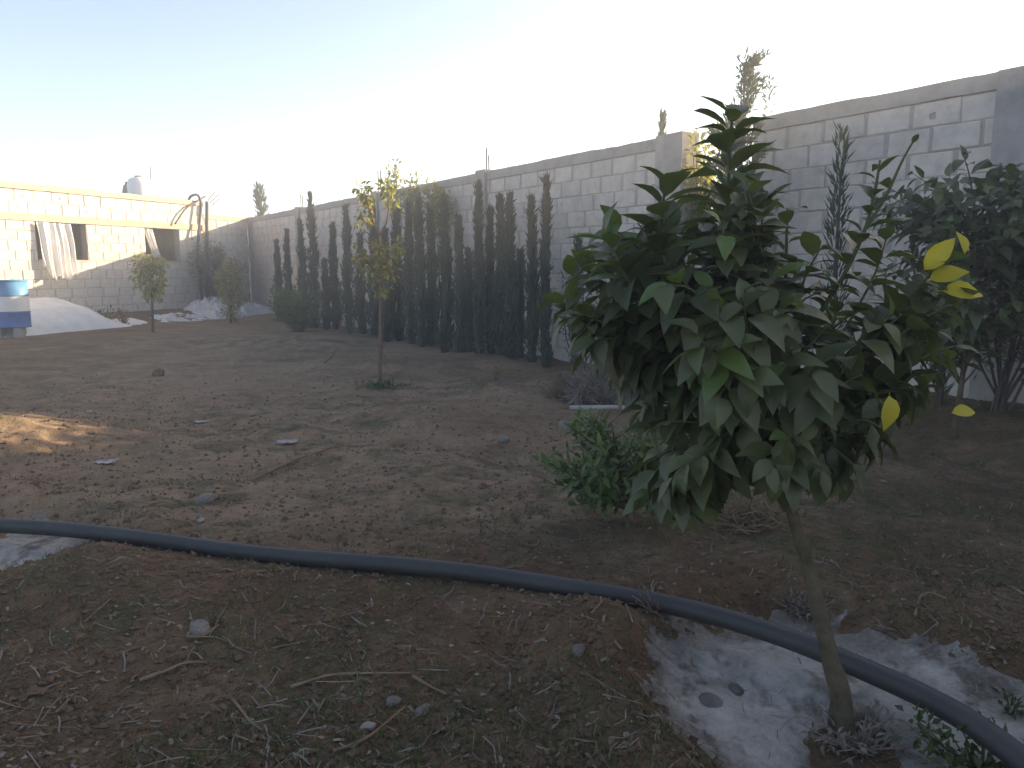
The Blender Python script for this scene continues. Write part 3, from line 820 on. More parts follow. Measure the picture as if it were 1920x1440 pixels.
class Leaves:
    def __init__(self): self.items = []
    def put(self, p, a, n, L, young=0): self.items.append((np.array(p), np.array(a), np.array(n), L, young))
    def shoot(self, pts, f0, spacing, L, spread=.9, droop=.3, young=0.0, jitter=.25, start=0.0):
        seg = np.linalg.norm(np.diff(pts, axis=0), axis=1); tot = seg.sum(); cum = np.concatenate([[0], np.cumsum(seg)])
        s = tot * f0; ang = start + random.uniform(0, 6.28)
        while s <= tot:
            i = min(np.searchsorted(cum, s, 'right') - 1, len(seg) - 1)
            q = pts[i] + (pts[i + 1] - pts[i]) * (s - cum[i]) / seg[i]; T = unit(pts[i + 1] - pts[i])
            e1 = unit(np.cross(T, (.31, .87, .2))); e2 = np.cross(T, e1)
            fr = s / tot
            rad = math.cos(ang) * e1 + math.sin(ang) * e2
            sp = spread * (1.15 - .45 * fr)
            a = T * math.cos(sp) + rad * math.sin(sp) - UP * droop * random.uniform(.5, 1.4) + rng.normal(size=3) * jitter * .6
            n = T * .7 + UP * .8 + rng.normal(size=3) * jitter
            l = L * random.uniform(.72, 1.12) * (1 - .35 * max(0, fr - .75) / .25)
            self.put(q, a, n, l, 1 if random.random() < young * (fr ** 2) else 0)
            ang += 2.4; s += spacing * random.uniform(.75, 1.25)
    def build(self, root, meshes, ymeshes=None, limit=300, restname='foliage', key=None):
        base = np.array(root.location)
        it = sorted(self.items, key=key or (lambda q: q[0][1] - q[3] * 1.5))
        far = MB()
        for i, (p, a, n, L, y) in enumerate(it):
            me = random.choice(ymeshes if (y and ymeshes) else meshes)
            mtx = Matrix.Translation(Vector(p - base)) @ frame(a, n) @ Matrix.Diagonal((L, L, L, 1))
            if i < limit:
                o = bpy.data.objects.new('leaf', me); COL.objects.link(o); o.parent = root; o.matrix_local = mtx
            else:
                co = np.empty(len(me.vertices) * 3); me.vertices.foreach_get('co', co)
                A = np.array(mtx); vv = co.reshape(-1, 3) @ A[:3, :3].T + A[:3, 3]
                far.add(vv + base, [tuple(q.vertices) for q in me.polygons])
        if far.n: finish(far.build(restname, meshes[0].materials[0], root, True), kind='stuff')

cit = [leaf_mesh('leaf', M['citrus'], random.uniform(.40, .52), random.uniform(.1, .5), random.uniform(.15, .5)) for _ in range(10)]
cit_y = [leaf_mesh('leaf', M['citrus_young'], random.uniform(.38, .48), random.uniform(.1, .4), random.uniform(.2, .5)) for _ in range(5)]
yel = [leaf_mesh('leaf', M['yellow'], random.uniform(.40, .5), random.uniform(.1, .35), random.uniform(.2, .5)) for _ in range(4)]
nar = [leaf_mesh('leaf', M['bushleaf'], random.uniform(.24, .30), random.uniform(.1, .4), random.uniform(.2, .5)) for _ in range(6)]
yng = [leaf_mesh('leaf', M['youngleaf'], random.uniform(.34, .44), random.uniform(.1, .5), random.uniform(.2, .5)) for _ in range(6)]
aut = [leaf_mesh('leaf', M['autumn'], random.uniform(.34, .44), random.uniform(.1, .5), random.uniform(.2, .5)) for _ in range(3)]

# --- the citrus tree in the foreground
tb = np.array([TREE[0], TREE[1], gz(TREE) - .02])
TY = tb[1]
citrus = thing('citrus_tree', tb, 'bushy dark green citrus tree with leaning trunk in the foreground', 'tree')
tp = [tb - [0, 0, .03], at_y(1577, 1310, TY), at_y(1558, 1240, TY), at_y(1536, 1150, TY + .01), at_y(1512, 1050, TY + .02), at_y(1486, 965, TY + .04), at_y(1462, 880, TY + .06), at_y(1446, 800, TY + .08)]
tr = spline(tp, 30)
rad = np.interp(np.arange(30) / 29, [0, .05, .12, .3, .6, 1], [.050, .040, .031, .025, .018, .011])
mb = MB(); mb.tube(tr, rad, 12, True, .05); trunk_o = mb.build('trunk', M['bark'], citrus, True)
LV = Leaves()
FORK = tr[-1]
shoots = [  # pixel path, depth offsets, first leaf, spacing, leaf length
    ([(1440, 780), (1400, 690), (1372, 600), (1366, 480), (1366, 360), (1370, 250), (1376, 215)], [.05, .03, 0, 0, 0, 0, 0], .32, .0105, .175),
    ([(1430, 790), (1350, 690), (1280, 590), (1243, 480), (1242, 400), (1248, 345)], [.05, 0, -.05, -.08, -.1, -.1], .30, .014, .165),
    ([(1400, 740), (1290, 640), (1190, 540), (1150, 470), (1135, 440)], [.03, -.05, -.1, -.12, -.12], .36, .014, .165),
    ([(1420, 800), (1290, 720), (1160, 640), (1080, 585), (1045, 560)], [.04, 0, 0, .03, .05], .34, .014, .155),
    ([(1470, 800), (1470, 680), (1472, 560), (1475, 450), (1476, 390)], [.08, .10, .12, .12, .12], .40, .022, .13),
    ([(1450, 780), (1510, 640), (1580, 520), (1622, 430), (1642, 350), (1650, 300)], [.08, .05, .03, .02, .0, .0], .34, .018, .115),
    ([(1622, 430), (1660, 370), (1690, 305), (1714, 262)], [.02, .02, .02, .02], .95, .03, .05),
    ([(1460, 800), (1560, 700), (1660, 600), (1730, 530), (1775, 490)], [.08, .05, .0, -.05, -.08], .36, .018, .125),
    ([(1460, 820), (1580, 760), (1680, 700), (1750, 660), (1790, 650)], [.08, .06, .05, .05, .05], .36, .018, .125),
    ([(1450, 830), (1350, 800), (1260, 790), (1215, 810)], [.05, -.02, -.05, -.06], .4, .022, .115),
    ([(1455, 860), (1370, 860), (1290, 890), (1245, 915)], [.05, -.05, -.1, -.12], .35, .022, .12),
    ([(1465, 850), (1560, 820), (1620, 810), (1650, 830)], [.05, -.03, -.08, -.1], .35, .022, .12),
    ([(1468, 880), (1470, 860), (1462, 850), (1450, 870)], [.0, -.08, -.16, -.2], .3, .02, .12),
]
for path, dy, f0, sp, L in shoots:
    pts = np.array([at_y(x, y, TY + d) for (x, y), d in zip(path, dy)])
    pts[0] = tr[min(29, max(20, int(29 - np.random.default_rng(len(path)).integers(0, 6))))] if len(path) > 4 else pts[0]
    c = spline(pts, 22)
    mb = MB(); mb.tube(c, np.linspace(.008 if len(path) > 4 else .005, .0028, 22), 6); mb.build('branch', M['greenbark'], trunk_o, True)
    LV.shoot(c, f0, sp, L, .95, .28, .5)
OUT = [(1090, 440), (1190, 370), (1290, 320), (1365, 290), (1440, 320), (1500, 430), (1590, 440), (1640, 380), (1690, 440), (1760, 470), (1800, 560), (1760, 640), (1800, 700), (1740, 760),
       (1690, 790), (1670, 850), (1620, 910), (1500, 930), (1380, 900), (1300, 960), (1200, 960), (1215, 880), (1180, 800), (1130, 710), (1030, 620), (1010, 560)]
tries = 0; done = 0
while done < 138 and tries < 4000:
    tries += 1
    x, y = random.uniform(1010, 1800), random.uniform(330, 960)
    sd = float(poly_sdf(np.array([x]), np.array([y]), OUT)[0])
    if sd < 5 or (y < 520 and x > 1450 and random.random() < .6) or (x > 1500 and y < 600 and random.random() < .3): continue
    dep = min(.36, .10 + sd / F * TY * 1.1)
    end = at_y(x, y, TY + .04 + random.uniform(-dep, dep))
    st = FORK + (end - FORK) * random.uniform(.35, .55) + rng.normal(size=3) * .025
    mid = (st + end) / 2 + np.array([0, 0, .03]) + rng.normal(size=3) * .02
    c = spline([st, mid, end], 8)
    mb = MB(); mb.tube(c, np.linspace(.0045, .002, 8), 5); mb.build('twig', M['greenbark'], trunk_o, True)
    LV.shoot(c, .30, .024, .142 if x < 1480 else .128, 1.0, .42 if y > 600 else .25, .2)
    done += 1
for x, y, dy in ((1205, 930, -.05), (1245, 935, -.12), (1290, 930, -.1), (1225, 900, .1), (1190, 880, 0), (1265, 890, -.2), (1300, 880, -.15), (1330, 900, 0), (1225, 860, .05), (1455, 890, -.18), (1480, 900, -.1), (1540, 880, -.15), (1600, 870, -.1), (1640, 840, -.05), (1390, 880, -.12), (1280, 850, .1), (1420, 860, .15)):
    end = at_y(x, y, TY + dy); st = FORK + (end - FORK) * .2
    c = spline([st, (st + end) / 2 + [0, 0, .03], end], 8)
    mb = MB(); mb.tube(c, np.linspace(.005, .002, 8), 5); mb.build('twig', M['greenbark'], trunk_o, True)
    LV.shoot(c, .45, .018, .125, .9, .95, .0)
LV.build(citrus, cit, cit_y, 300, 'inner_leaves')
bl = np.array(citrus.location)
for (x, y, dy, ax, L) in ((1728, 512, -.10, (.35, -.2, .5), .115), (1735, 525, -.09, (.5, -.3, .22), .105), (1808, 480, -.08, (-.12, -.1, .5), .07), (1760, 545, -.08, (.9, -.3, .05), .115), (1668, 735, -.30, (.02, -.2, -1), .10), (1780, 775, -.05, (.9, .1, .05), .085)):
    p = at_y(x, y, TY + dy); o = bpy.data.objects.new('leaf', random.choice(yel)); COL.objects.link(o); o.parent = citrus
    o.matrix_local = Matrix.Translation(Vector(p - bl)) @ frame(np.array(ax), np.array([.2, -.8, .6])) @ Matrix.Diagonal((L, L, L, 1)); o['label'] = 'yellow leaf'

# --- further citrus trees by the wall at the right
def small_citrus(px, py, label, height, spread, n, L, meshes, ym, trunkr=.02, limit=160, name='citrus_tree', lean=(0, 0), seedy=0.0, bark='bark', group=None, crown0=.35, spacing=.035, young=.15, droop=.3):
    b = on_ground(px, py); root = thing(name, b - [0, 0, .02], label, 'tree', group)
    top = b + np.array([lean[0], lean[1], height * .8])
    tr = spline([b - [0, 0, .03], b + (top - b) * .4 + rng.normal(size=3) * .02, top], 14)
    mb = MB(); mb.tube(tr, np.linspace(trunkr, trunkr * .35, 14), 8, True, .05); trk = mb.build('trunk', M[bark], root, True)
    lv = Leaves(); cc = b + np.array([lean[0] * .7, lean[1] * .7, height * (crown0 + 1) / 2])
    for k in range(n):
        th = random.uniform(0, 6.28); ph = math.acos(random.uniform(-.95, .95))
        d = np.array([math.sin(ph) * math.cos(th), math.sin(ph) * math.sin(th), math.cos(ph)])
        end = cc + d * np.array([spread, spread, height * (1 - crown0) / 2]) * random.uniform(.6, 1.0)
        st = tr[int(np.clip((end[2] - .25 - b[2]) / (height * .8) * 13, 3, 13))]
        c = spline([st, (st + end) / 2 + [0, 0, .03], end], 8)
        mb = MB(); mb.tube(c, np.linspace(trunkr * .3, .002, 8), 5); mb.build('branch', M[bark], trk, True)
        lv.shoot(c, .3, spacing, L, .9, droop, young)
    lv.build(root, meshes, ym, limit)
    return root
small_citrus(1787, 822, 'citrus tree close to the wall at the right, behind the foreground tree', 1.95, .78, 85, .15, cit, cit_y, .022, 260, crown0=.34)
small_citrus(1960, 800, 'citrus tree cut by the right edge of the picture', 2.0, .72, 65, .15, cit, cit_y, .022, 180, crown0=.34)
small_citrus(1180, 988, 'low green citrus seedling spreading left under the foreground tree', 0.66, .42, 80, .10, nar, nar, .012, 260, 'citrus_seedling', (-.10, 0), crown0=.05, spacing=.020, droop=.1)
small_citrus(1088, 672, 'green leafy sapling left of the foreground citrus, in front of the wall', 1.35, .42, 44, .10, nar, nar, .015, 220, 'sapling', crown0=.25, spacing=.03)

# --- young trees with yellowing leaves
def young_tree(px, py, label, paths, clusters, L, limit=200, bark='redbark', trunkr=.022):
    b = on_ground(px, py); root = thing('young_tree', b - [0, 0, .02], label, 'tree')
    Y = b[1]; lv = Leaves(); dens = 1.0 if len(paths) > 4 else 1.9
    for i, path in enumerate(paths):
        pts = np.array([at_y(x, y, Y + random.uniform(-.05, .05) * (i > 0)) for x, y in path])
        if i == 0: pts[0] = b - [0, 0, .03]
        c = spline(pts, 16); mb = MB(); mb.tube(c, np.linspace(trunkr if i == 0 else trunkr * .55, trunkr * .4 if i == 0 else .004, 16), 7, True, .06)
        o_ = mb.build('trunk' if i == 0 else 'branch', M[bark], root if i == 0 else trk, True)
        if i == 0: trk = o_
    for (x, y, rx, ry, n, au) in clusters:
        c = at_y(x, y, Y); sc = Y / F
        for k in range(int(n * dens)):
            d = rng.normal(size=3); d = d / np.linalg.norm(d) * rng.random() ** .4
            p = c + d * np.array([rx * sc, (rx + ry) / 2 * sc, ry * sc])
            lv.put(p, d * .8 + rng.normal(size=3) * .5 + [0, 0, -.2], UP + rng.normal(size=3) * .6, L * random.uniform(.7, 1.15), 1 if random.random() < au else 0)
    lv.build(root, yng, aut, limit)
    return root
young_tree(711, 724, 'slender forked young tree with yellow green leaves in the middle of the yard',
    [[(711, 724), (713, 640), (714, 560), (712, 480), (709, 442)], [(709, 442), (700, 415), (690, 385), (684, 360)], [(709, 442), (722, 425), (728, 395), (730, 360)], [(713, 520), (725, 490), (740, 470)], [(713, 530), (695, 495), (678, 470)], [(713, 500), (697, 465), (683, 447)]],
    [(678, 355, 14, 10, 36, 0), (692, 372, 12, 12, 30, .1), (725, 352, 12, 12, 36, 0), (733, 378, 14, 10, 24, .15), (682, 405, 14, 26, 60, .15), (745, 465, 9, 20, 40, .15), (680, 480, 18, 14, 45, .1), (710, 470, 16, 22, 60, .3), (700, 505, 24, 20, 60, .05), (725, 500, 22, 26, 60, .05), (714, 535, 14, 24, 40, .0)], .085, 280)
young_tree(287, 622, 'small round-topped young tree with yellow green leaves under the corner window',
    [[(287, 622), (286, 590), (285, 560), (283, 530)], [(285, 560), (272, 530), (265, 500)], [(285, 560), (298, 525), (303, 500)]],
    [(275, 495, 26, 18, 90, .1), (298, 498, 16, 14, 50, .15), (280, 520, 30, 26, 150, .0), (288, 545, 20, 22, 70, .0)], .12, 240, 'darkbark', .03)
young_tree(433, 606, 'young tree with orange tinged top in front of the corner pillar',
    [[(433, 606), (433, 580), (434, 550), (432, 515)], [(434, 560), (424, 530), (418, 505)], [(434, 560), (446, 535), (450, 520)]],
    [(432, 498, 12, 12, 40, .8), (420, 508, 14, 10, 30, .4), (432, 528, 28, 20, 110, .1), (436, 555, 24, 22, 110, .0), (433, 585, 14, 20, 60, 0)], .12, 240, 'darkbark', .03)

# --- cypresses along the wall
def cyp_crown(b, h, r, n, L=.13, W=.03, bare=.05, loose=0.0, tipf=1.0):
    mb = MB()
    u = rng.random(n) ** .9; z = bare * h + u * h * (1 - bare)
    prof = np.minimum(1, (u + .14) / .3) * np.clip(1.03 - u, 0, 1) ** .75
    lump = 1 + .35 * np.sin(u * 23 + rng.random() * 6)
    a = rng.random(n) * 2 * math.pi
    lump = lump * (1 + .25 * np.sin(a * 3 + u * 31))
    rr = r * prof * lump * np.sqrt(rng.random(n)) * (1 + loose * rng.random(n))
    wx = .10 * r * np.sin(z * 3 + rng.random() * 6)
    P = np.stack([b[0] + wx + rr * np.cos(a), b[1] + rr * np.sin(a), b[2] + z - L * .4], 1)
    A = np.stack([np.cos(a) * (.30 + loose), np.sin(a) * (.30 + loose), np.ones(n)], 1) + rng.normal(size=(n, 3)) * .22
    Nn = np.stack([np.cos(a), np.sin(a), np.zeros(n)], 1) + rng.normal(size=(n, 3)) * .5
    mb.leaves(P, A, Nn, L * rng.uniform(.6, 1.2, n), W * rng.uniform(.7, 1.3, n), .1)
    return mb
def cypress(px, ytop, wpx, off, label, group=None, n=1300, ybase=630, material='cypress', name='cypress_tree', bare=.0, loose=0.0, base_z=None, L=.13, W=.03):
    p = line_hit(px, ybase, wall_p(0, off), WD)
    b = np.array([p[0], p[1], gz(p) if base_z is None else base_z])
    top = at_y(px, ytop, b[1]); h = top[2] - b[2]; r = wpx / 2 * b[1] / F
    root = thing(name, b, label, 'tree', group)
    mb = MB(); mb.tube([b - [0, 0, .05], b + [.01, 0, h * .4], b + [0, 0, h * .85]], [.025 + .006 * h, .02, .006], 6); mb.build('trunk', M['darkbark'], root)
    cyp_crown(b, h, r * random.uniform(.8, 1.05), n, L, W, bare, loose).build('crown', M[material], root)
    return root
ORD = ['first', 'second', 'third', 'fourth', 'fifth', 'sixth', 'seventh', 'eighth', 'ninth', 'tenth', 'eleventh', 'twelfth', 'thirteenth', 'fourteenth', 'fifteenth', 'sixteenth', 'seventeenth', 'eighteenth', 'nineteenth', 'twentieth', 'twenty-first', 'twenty-second', 'twenty-third', 'twenty-fourth', 'twenty-fifth', 'twenty-sixth']
cy = [(526, 452, 17), (545, 432, 20), (572, 412, 26), (592, 362, 28), (613, 488, 18), (630, 420, 26), (655, 385, 28), (679, 440, 26), (704, 378, 30), (727, 430, 26), (748, 392, 30), (769, 380, 26), (790, 366, 28), (811, 390, 26), (837, 368, 32), (863, 408, 22), (880, 470, 18), (899, 345, 28), (920, 392, 18), (938, 368, 26), (957, 366, 28), (975, 470, 16), (997, 372, 26), (1022, 332, 24)]
for i, (x, y, wd) in enumerate(cy):
    cypress(x, y, wd, .62 + .12 * math.sin(i * 2.3), 'narrow dark cypress, %s in the row counted from the far corner' % ORD[i], 'cypresses along the long wall', 1500, 620)
for x, y, wd, off, lab in ((1080, 440, 18, .5, 'thin small cypress just right of the cypress row'), (1556, 232, 46, .55, 'thin feathery conifer against the block wall behind the foreground tree'),
                           (1768, 385, 26, .5, 'small thin conifer against the wall left of the right pillar')):
    cypress(x, y, wd, off, lab, None, 420, 650, 'thuja', 'conifer_sapling', .05, .3, None, .12, .02)
def weeping(px, ytop, wpx, off, label, n, material='thuja', ybase=640, L=.16, W=.02):
    return cypress(px, ytop, wpx, off, label, None, n, ybase, material, 'conifer_tree', .1, .8, 0.0, L, W)
# trees beyond the wall
def feathery(px, ytop, off, label, nb=34, ybase=640):
    p = line_hit(px, ybase, wall_p(0, off), WD); b = np.array([p[0], p[1], gz(p)])
    h = at_y(px, ytop, b[1])[2] - b[2]
    root = thing('conifer_tree', b, label, 'tree')
    mb = MB(); mb.tube([b - [0, 0, .05], b + [.01, 0, h * .5], b + [0, 0, h * .97]], [.035, .02, .004], 6); mb.build('trunk', M['darkbark'], root)
    P, A = [], []
    def spray(c, m, w_):
        s_ = rng.random(m); i = np.minimum((s_ * 9).astype(int), 8); q = c[i] + (c[i + 1] - c[i]) * (s_ * 9 - i)[:, None]
        T = unit(c[-1] - c[0]); P.append(q + rng.normal(size=(m, 3)) * w_); A.append(T + rng.normal(size=(m, 3)) * .45)
    spray(np.linspace(b + [0, 0, h * .1], b + [0, 0, h * .97], 10), 800, .03)
    for k in range(nb):
        f = random.uniform(.12, .93); th = random.uniform(0, 6.28); l = h * (.20 * (1 - f) ** .6 + .035) * random.uniform(.6, 1.1)
        d = np.array([math.cos(th) * .45, math.sin(th) * .45, .9])
        c = spline([b + [0, 0, h * f], b + [0, 0, h * f] + d * l * .6, b + [0, 0, h * f] + d * l + np.array([math.cos(th), math.sin(th), -.4]) * l * .15], 10)
        spray(c, int(75 + 80 * l), .022)
    P, A = np.concatenate(P), np.concatenate(A); n = len(P)
    mb = MB(); mb.leaves(P, A, rng.normal(size=(n, 3)), .085 * rng.uniform(.6, 1.3, n), .018 * rng.uniform(.7, 1.3, n), .1); mb.build('crown', M['thuja'], root)
    return root
feathery(1374, 96, .45, 'feathery conifer rising above the wall behind the top of the foreground tree', 44)
weeping(1418, 140, 34, -1.9, 'thin conifer tip above the wall, right of the feathery one', 500, 'thuja', 640, .10, .018)
cypress(1230, 210, 26, -.9, 'dark cypress tip above the wall left of the wide pillar', None, 900, 640, 'cypress', 'cypress_tree', .1, .1, 0.0)
cypress(500, 345, 36, -.9, 'lone conifer tip above the far end of the wall', None, 800, 620, 'thuja', 'conifer_tree', .1, .5, 0.0, .25, .05)

def leafy(name, label, b, h, stems, n, L, W, material, bark, spread, cat='shrub', group=None, hmin=.6, up=.5, lo=.1, edge=.25):
    """shrub of several leafy stems"""
    b = np.asarray(b, float); root = thing(name, b, label, cat, group)
    P, A = [], []
    for k in range(stems):
        th = random.uniform(0, 6.28); rr = spread * math.sqrt(random.random())
        hh = h * random.uniform(hmin, 1.0) * (1 - edge * rr / (spread + 1e-6))
        e = b + np.array([rr * math.cos(th), rr * math.sin(th), hh])
        c = spline([b + rng.normal(size=3) * [.03, .03, 0], b * .45 + e * .55 + [0, 0, -.05 * h] + rng.normal(size=3) * .03 * h, e], 12)
        mb = MB(); mb.tube(c, np.linspace(min(.012, .003 + .011 * h), min(.003, .001 + .004 * h), 12), 5); mb.build('stem', M[bark], root)
        m = int(n / stems)
        s = lo + (1 - lo) * rng.random(m); i = np.minimum((s * 11).astype(int), 10)
        q = c[i] + (c[i + 1] - c[i]) * (s * 11 - i)[:, None]
        d = rng.normal(size=(m, 3)); P.append(q + d * min(.035, .10 * h) * max(1, spread)); A.append(d * .7 + [0, 0, up])
    P, A = np.concatenate(P), np.concatenate(A)
    mb = MB(); mb.leaves(P, A, np.array([0, 0, 1.0]) + rng.normal(size=P.shape) * .6, L * rng.uniform(.6, 1.2, len(P)), W * rng.uniform(.7, 1.2, len(P)))
    mb.build('foliage', M[material], root)
    return root
p = wall_p((T_GAP0 + T_GAP1) / 2 - .2, -.62)
leafy('shrub', 'sunlit yellow green shrub seen through the doorway gap in the wall', (p[0], p[1], 0), 2.42, 120, 15000, .085, .05, 'shrubleaf', 'redbark', .80, lo=.05, hmin=.86, edge=.05)
p = wall_p(T_GAP1 - .13, -.12)  # slim shrub added so the pillar's end face falls in shade
leafy('shrub', 'slim sunlit shrub added against the wide pillar to shade its end', (p[0], p[1], 0), 2.75, 16, 1500, .085, .045, 'shrubleaf', 'darkbark', .13, lo=.3, hmin=.75, edge=.05)
p = wall_p(T_GAP1 + .10, -.9)
leafy('shrub', 'tall thin sunlit shoots with pale leaves above the wide pillar', (p[0], p[1], 0), 3.75, 14, 2200, .085, .042, 'youngleaf', 'redbark', .40, lo=.45)
for x, yt, st, lab in ((748, 295, 4, 'pale sunlit leafy shoot rising above the wall behind the forked young tree'), (788, 312, 3, 'pale leafy shoot above the wall between two taller shoots'), (815, 318, 3, 'sunlit leafy shoot above the wall left of the rebar pillar'), (830, 335, 2, 'small sunlit leafy shoot nearest the rebar pillar')):
    p = line_hit(x, 600, wall_p(0, .28), WD); t = at_y(x, yt, p[1])
    leafy('tall_sapling', lab, (p[0], p[1], gz(p)), t[2] - gz(p), st + 1, 260, .10, .045, 'shrubleaf', 'darkbark', .17, 'sapling', 'leafy shoots above the wall', lo=.74, hmin=.88, edge=.04)
p = line_hit(562, 600, wall_p(0, 1.25), WD); leafy('shrub', 'rounded dark green shrub before the far cypresses', (p[0], p[1], gz(p)), 1.1, 26, 1700, .12, .04, 'bushleaf', 'darkbark', .55, lo=.15)
p = line_hit(415, 560, back_p(0, .7), BD); leafy('olive_tree', 'grey green olive tree against the wall in the far corner', (p[0], p[1], gz(p)), 2.35, 26, 2200, .13, .032, 'olive', 'darkbark', .72, 'tree', lo=.3)
p = line_hit(1880, 740, wall_p(0, .45), WD); leafy('olive_tree', 'wispy grey green olive sapling by the right pillar', (p[0], p[1], gz(p)), 1.72, 18, 1300, .06, .014, 'olive', 'darkbark', .42, 'tree', lo=.35)
p = line_hit(1092, 620, wall_p(0, .6), WD); leafy('shrub', 'sparse grey green shoots against the wall right of the cypresses', (p[0], p[1], gz(p)), 1.75, 8, 420, .08, .024, 'olive', 'darkbark', .28, lo=.5)
for x, y, h, sp, mt, lab in ((200, 612, .48, .28, 'weed', 'small leafy plant in front of the white heap'), (232, 608, .42, .18, 'autumn', 'small yellow leaved plant right of the white heap')):
    p = on_ground(x, y); leafy('small_plant', lab, p, h, 9, 110, .07, .035, mt, 'darkbark', sp, 'plant')
p = on_ground(930, 712); leafy('small_plant', 'tiny plant with orange leaves in the yard before the cypresses', p, .17, 3, 14, .06, .03, 'autumn', 'redbark', .05, 'plant', lo=.5)
p = on_ground(1845, 1475); leafy('weed_plant', 'dark green weed at the bottom right corner beneath the pipe', p, .15, 26, 420, .034, .020, 'weed', 'greenbark', .20, 'plant', lo=.1)
p = on_ground(1895, 1345); leafy('weed_plant', 'small upright weed sprig beyond the pipe at the right edge', p, .09, 3, 30, .03, .014, 'weed', 'greenbark', .03, 'plant', lo=.1)
p = on_ground(1610, 1400); leafy('weed_plant', 'tangle of dead weeds at the foot of the citrus trunk', p, .09, 26, 260, .028, .012, 'drystem', 'drystem', .18, 'plant', lo=.0)
p = on_ground(1500, 1148); leafy('weed_plant', 'ash-dusted dead weed beyond the pipe, left of the trunk', p, .09, 22, 150, .03, .010, 'drystem', 'drystem', .12, 'plant', lo=.0)
p = on_ground(1240, 1150); leafy('weed_plant', 'dry weed stalks just below the pipe at the ash edge', p, .10, 12, 60, .035, .008, 'straw', 'straw', .11, 'plant', lo=.0)
p = on_ground(715, 728); leafy('weed_plant', 'low green weeds round the foot of the forked young tree', p, 0.06, 22, 170, .05, .022, 'weed', 'greenbark', .42, 'plant', lo=.2)

def dry_bush(px, py, label, h, r, n, material='drystem', name='dry_bush'):
    b = on_ground(px, py); mb = MB()
    for k in range(n):
        th, ph = random.uniform(0, 6.28), random.uniform(.1, 1.35)
        d = np.array([math.sin(ph) * math.cos(th), math.sin(ph) * math.sin(th), math.cos(ph)])
        e = b + d * np.array([r, r, h]) * random.uniform(.6, 1.05)
        s = b + rng.normal(size=3) * [r * .25, r * .25, .0]
        m = (s + e) / 2 + rng.normal(size=3) * .05
        w_ = unit(np.cross(d, rng.normal(size=3))) * .0035
        mb.add([s - w_, s + w_, m + w_, m - w_, e], [(0, 1, 2, 3), (3, 2, 4)])
    o = mb.build(name, M[material], None, False, b); return finish(o, label, 'bush')
dry_bush(1125, 752, 'dead grey brown bush left of the foreground citrus', .42, .50, 1500)
dry_bush(1060, 745, 'small dry straw clump beside the dead bush', .28, .25, 300, 'straw', 'straw_clump')
dry_bush(1400, 985, 'dry grass clump under the foreground citrus crown', .12, .22, 350, 'straw', 'straw_clump')

# ------------------------------------------------------------------ stones, sticks and scraps one can pick out
def stone_mesh(material, seed, flat=.65):
    import bmesh
    bm = bmesh.new(); bmesh.ops.create_icosphere(bm, subdivisions=2, radius=1)
    r = np.random.default_rng(seed); k = r.normal(size=(7, 3)); k /= np.linalg.norm(k, axis=1, keepdims=True); dd = r.uniform(.55, .9, 7)
    for v in bm.verts:
        q = np.array(v.co)
        for n_, d_ in zip(k, dd):
            s = q @ n_
            if s > d_: q = q - n_ * (s - d_) * .85
        v.co = q * [1, r.uniform(.9, 1.1) * .8, flat]
    me = bpy.data.meshes.new('stone'); bm.to_mesh(me); bm.free(); me.materials.append(material); return me
SM = [stone_mesh(M['stone'], s) for s in range(5)]; PM = [stone_mesh(M['palestone'], s + 20, .5) for s in range(4)]; CM = [stone_mesh(M['clod'], s + 40, .75) for s in range(3)]
def stone(px, py, wpx, label, meshes=SM, name='stone', cat='stone', sink=.25):
    p = on_ground(px, py); r = wpx / 2 * math.hypot(p[0], p[1]) / F
    o = bpy.data.objects.new(name, random.choice(meshes)); COL.objects.link(o)
    o.location = (p[0], p[1], p[2] + r * .6 * (1 - 2 * sink)); o.scale = (r, r, r); o.rotation_euler = (random.uniform(-.3, .3), random.uniform(-.3, .3), random.uniform(0, 6))
    return finish(o, label, cat)
stone(1380, 1300, 42, 'brown stone sitting in the white ash left of the citrus trunk')
stone(1335, 1322, 60, 'flat half buried stone at the lower left of the ash', SM, sink=.45)
stone(375, 1186, 46, 'dark grey stone behind the pale curved stick, lower left')
stone(738, 1320, 34, 'small dark stone in the lower foreground')
stone(690, 1367, 38, 'pale flat pebble with straw beside it at the bottom', PM)
stone(795, 1335, 40, 'flat pale brown stone among twigs in the lower foreground', SM, sink=.4)
stone(1085, 1224, 34, 'grey stone on the dark soil left of the ash')
stone(385, 942, 44, 'low grey stone behind the pipe at the left', SM, sink=.4)
stone(905, 916, 22, 'dark brown clod in the middle of the yard', CM, 'soil_clod', 'clod')
stone(299, 704, 24, 'dark reddish stone in the far left of the yard', CM)
stone(1060, 802, 34, 'grey stone on the dug soil near the thin grey pipe')
stone(945, 828, 26, 'grey stone left of the grey one near the thin pipe', SM)
stone(168, 775, 14, 'small yellowish stone near the sunlit mound', PM)
stone(376, 979, 20, 'small white pebble just above the pipe', PM)
stone(1230, 1240, 30, 'dark stone on the left rim of the ash basin', SM)
def scrap(px, py, wpx, label):
    p = on_ground(px, py); s = wpx / 2 * math.hypot(p[0], p[1]) / F
    n = 7; X, Y = np.meshgrid(np.linspace(-1, 1, n), np.linspace(-1, 1, n)); mb = MB()
    Z = .25 * rng.random((n, n)) + .06
    V = np.stack([p[0] + X * s * (1 + .3 * rng.normal(size=X.shape) * .4), p[1] + Y * s * .7 * (1 + .2 * rng.normal(size=X.shape)), p[2] + Z * s * .9], -1)
    mb.add(V.reshape(-1, 3), [(i * n + j, i * n + j + 1, i * n + n + j + 1, i * n + n + j) for i in range(n - 1) for j in range(n - 1)])
    return finish(mb.build('paper_scrap', M['scrap'], None, False, p), label, 'litter')
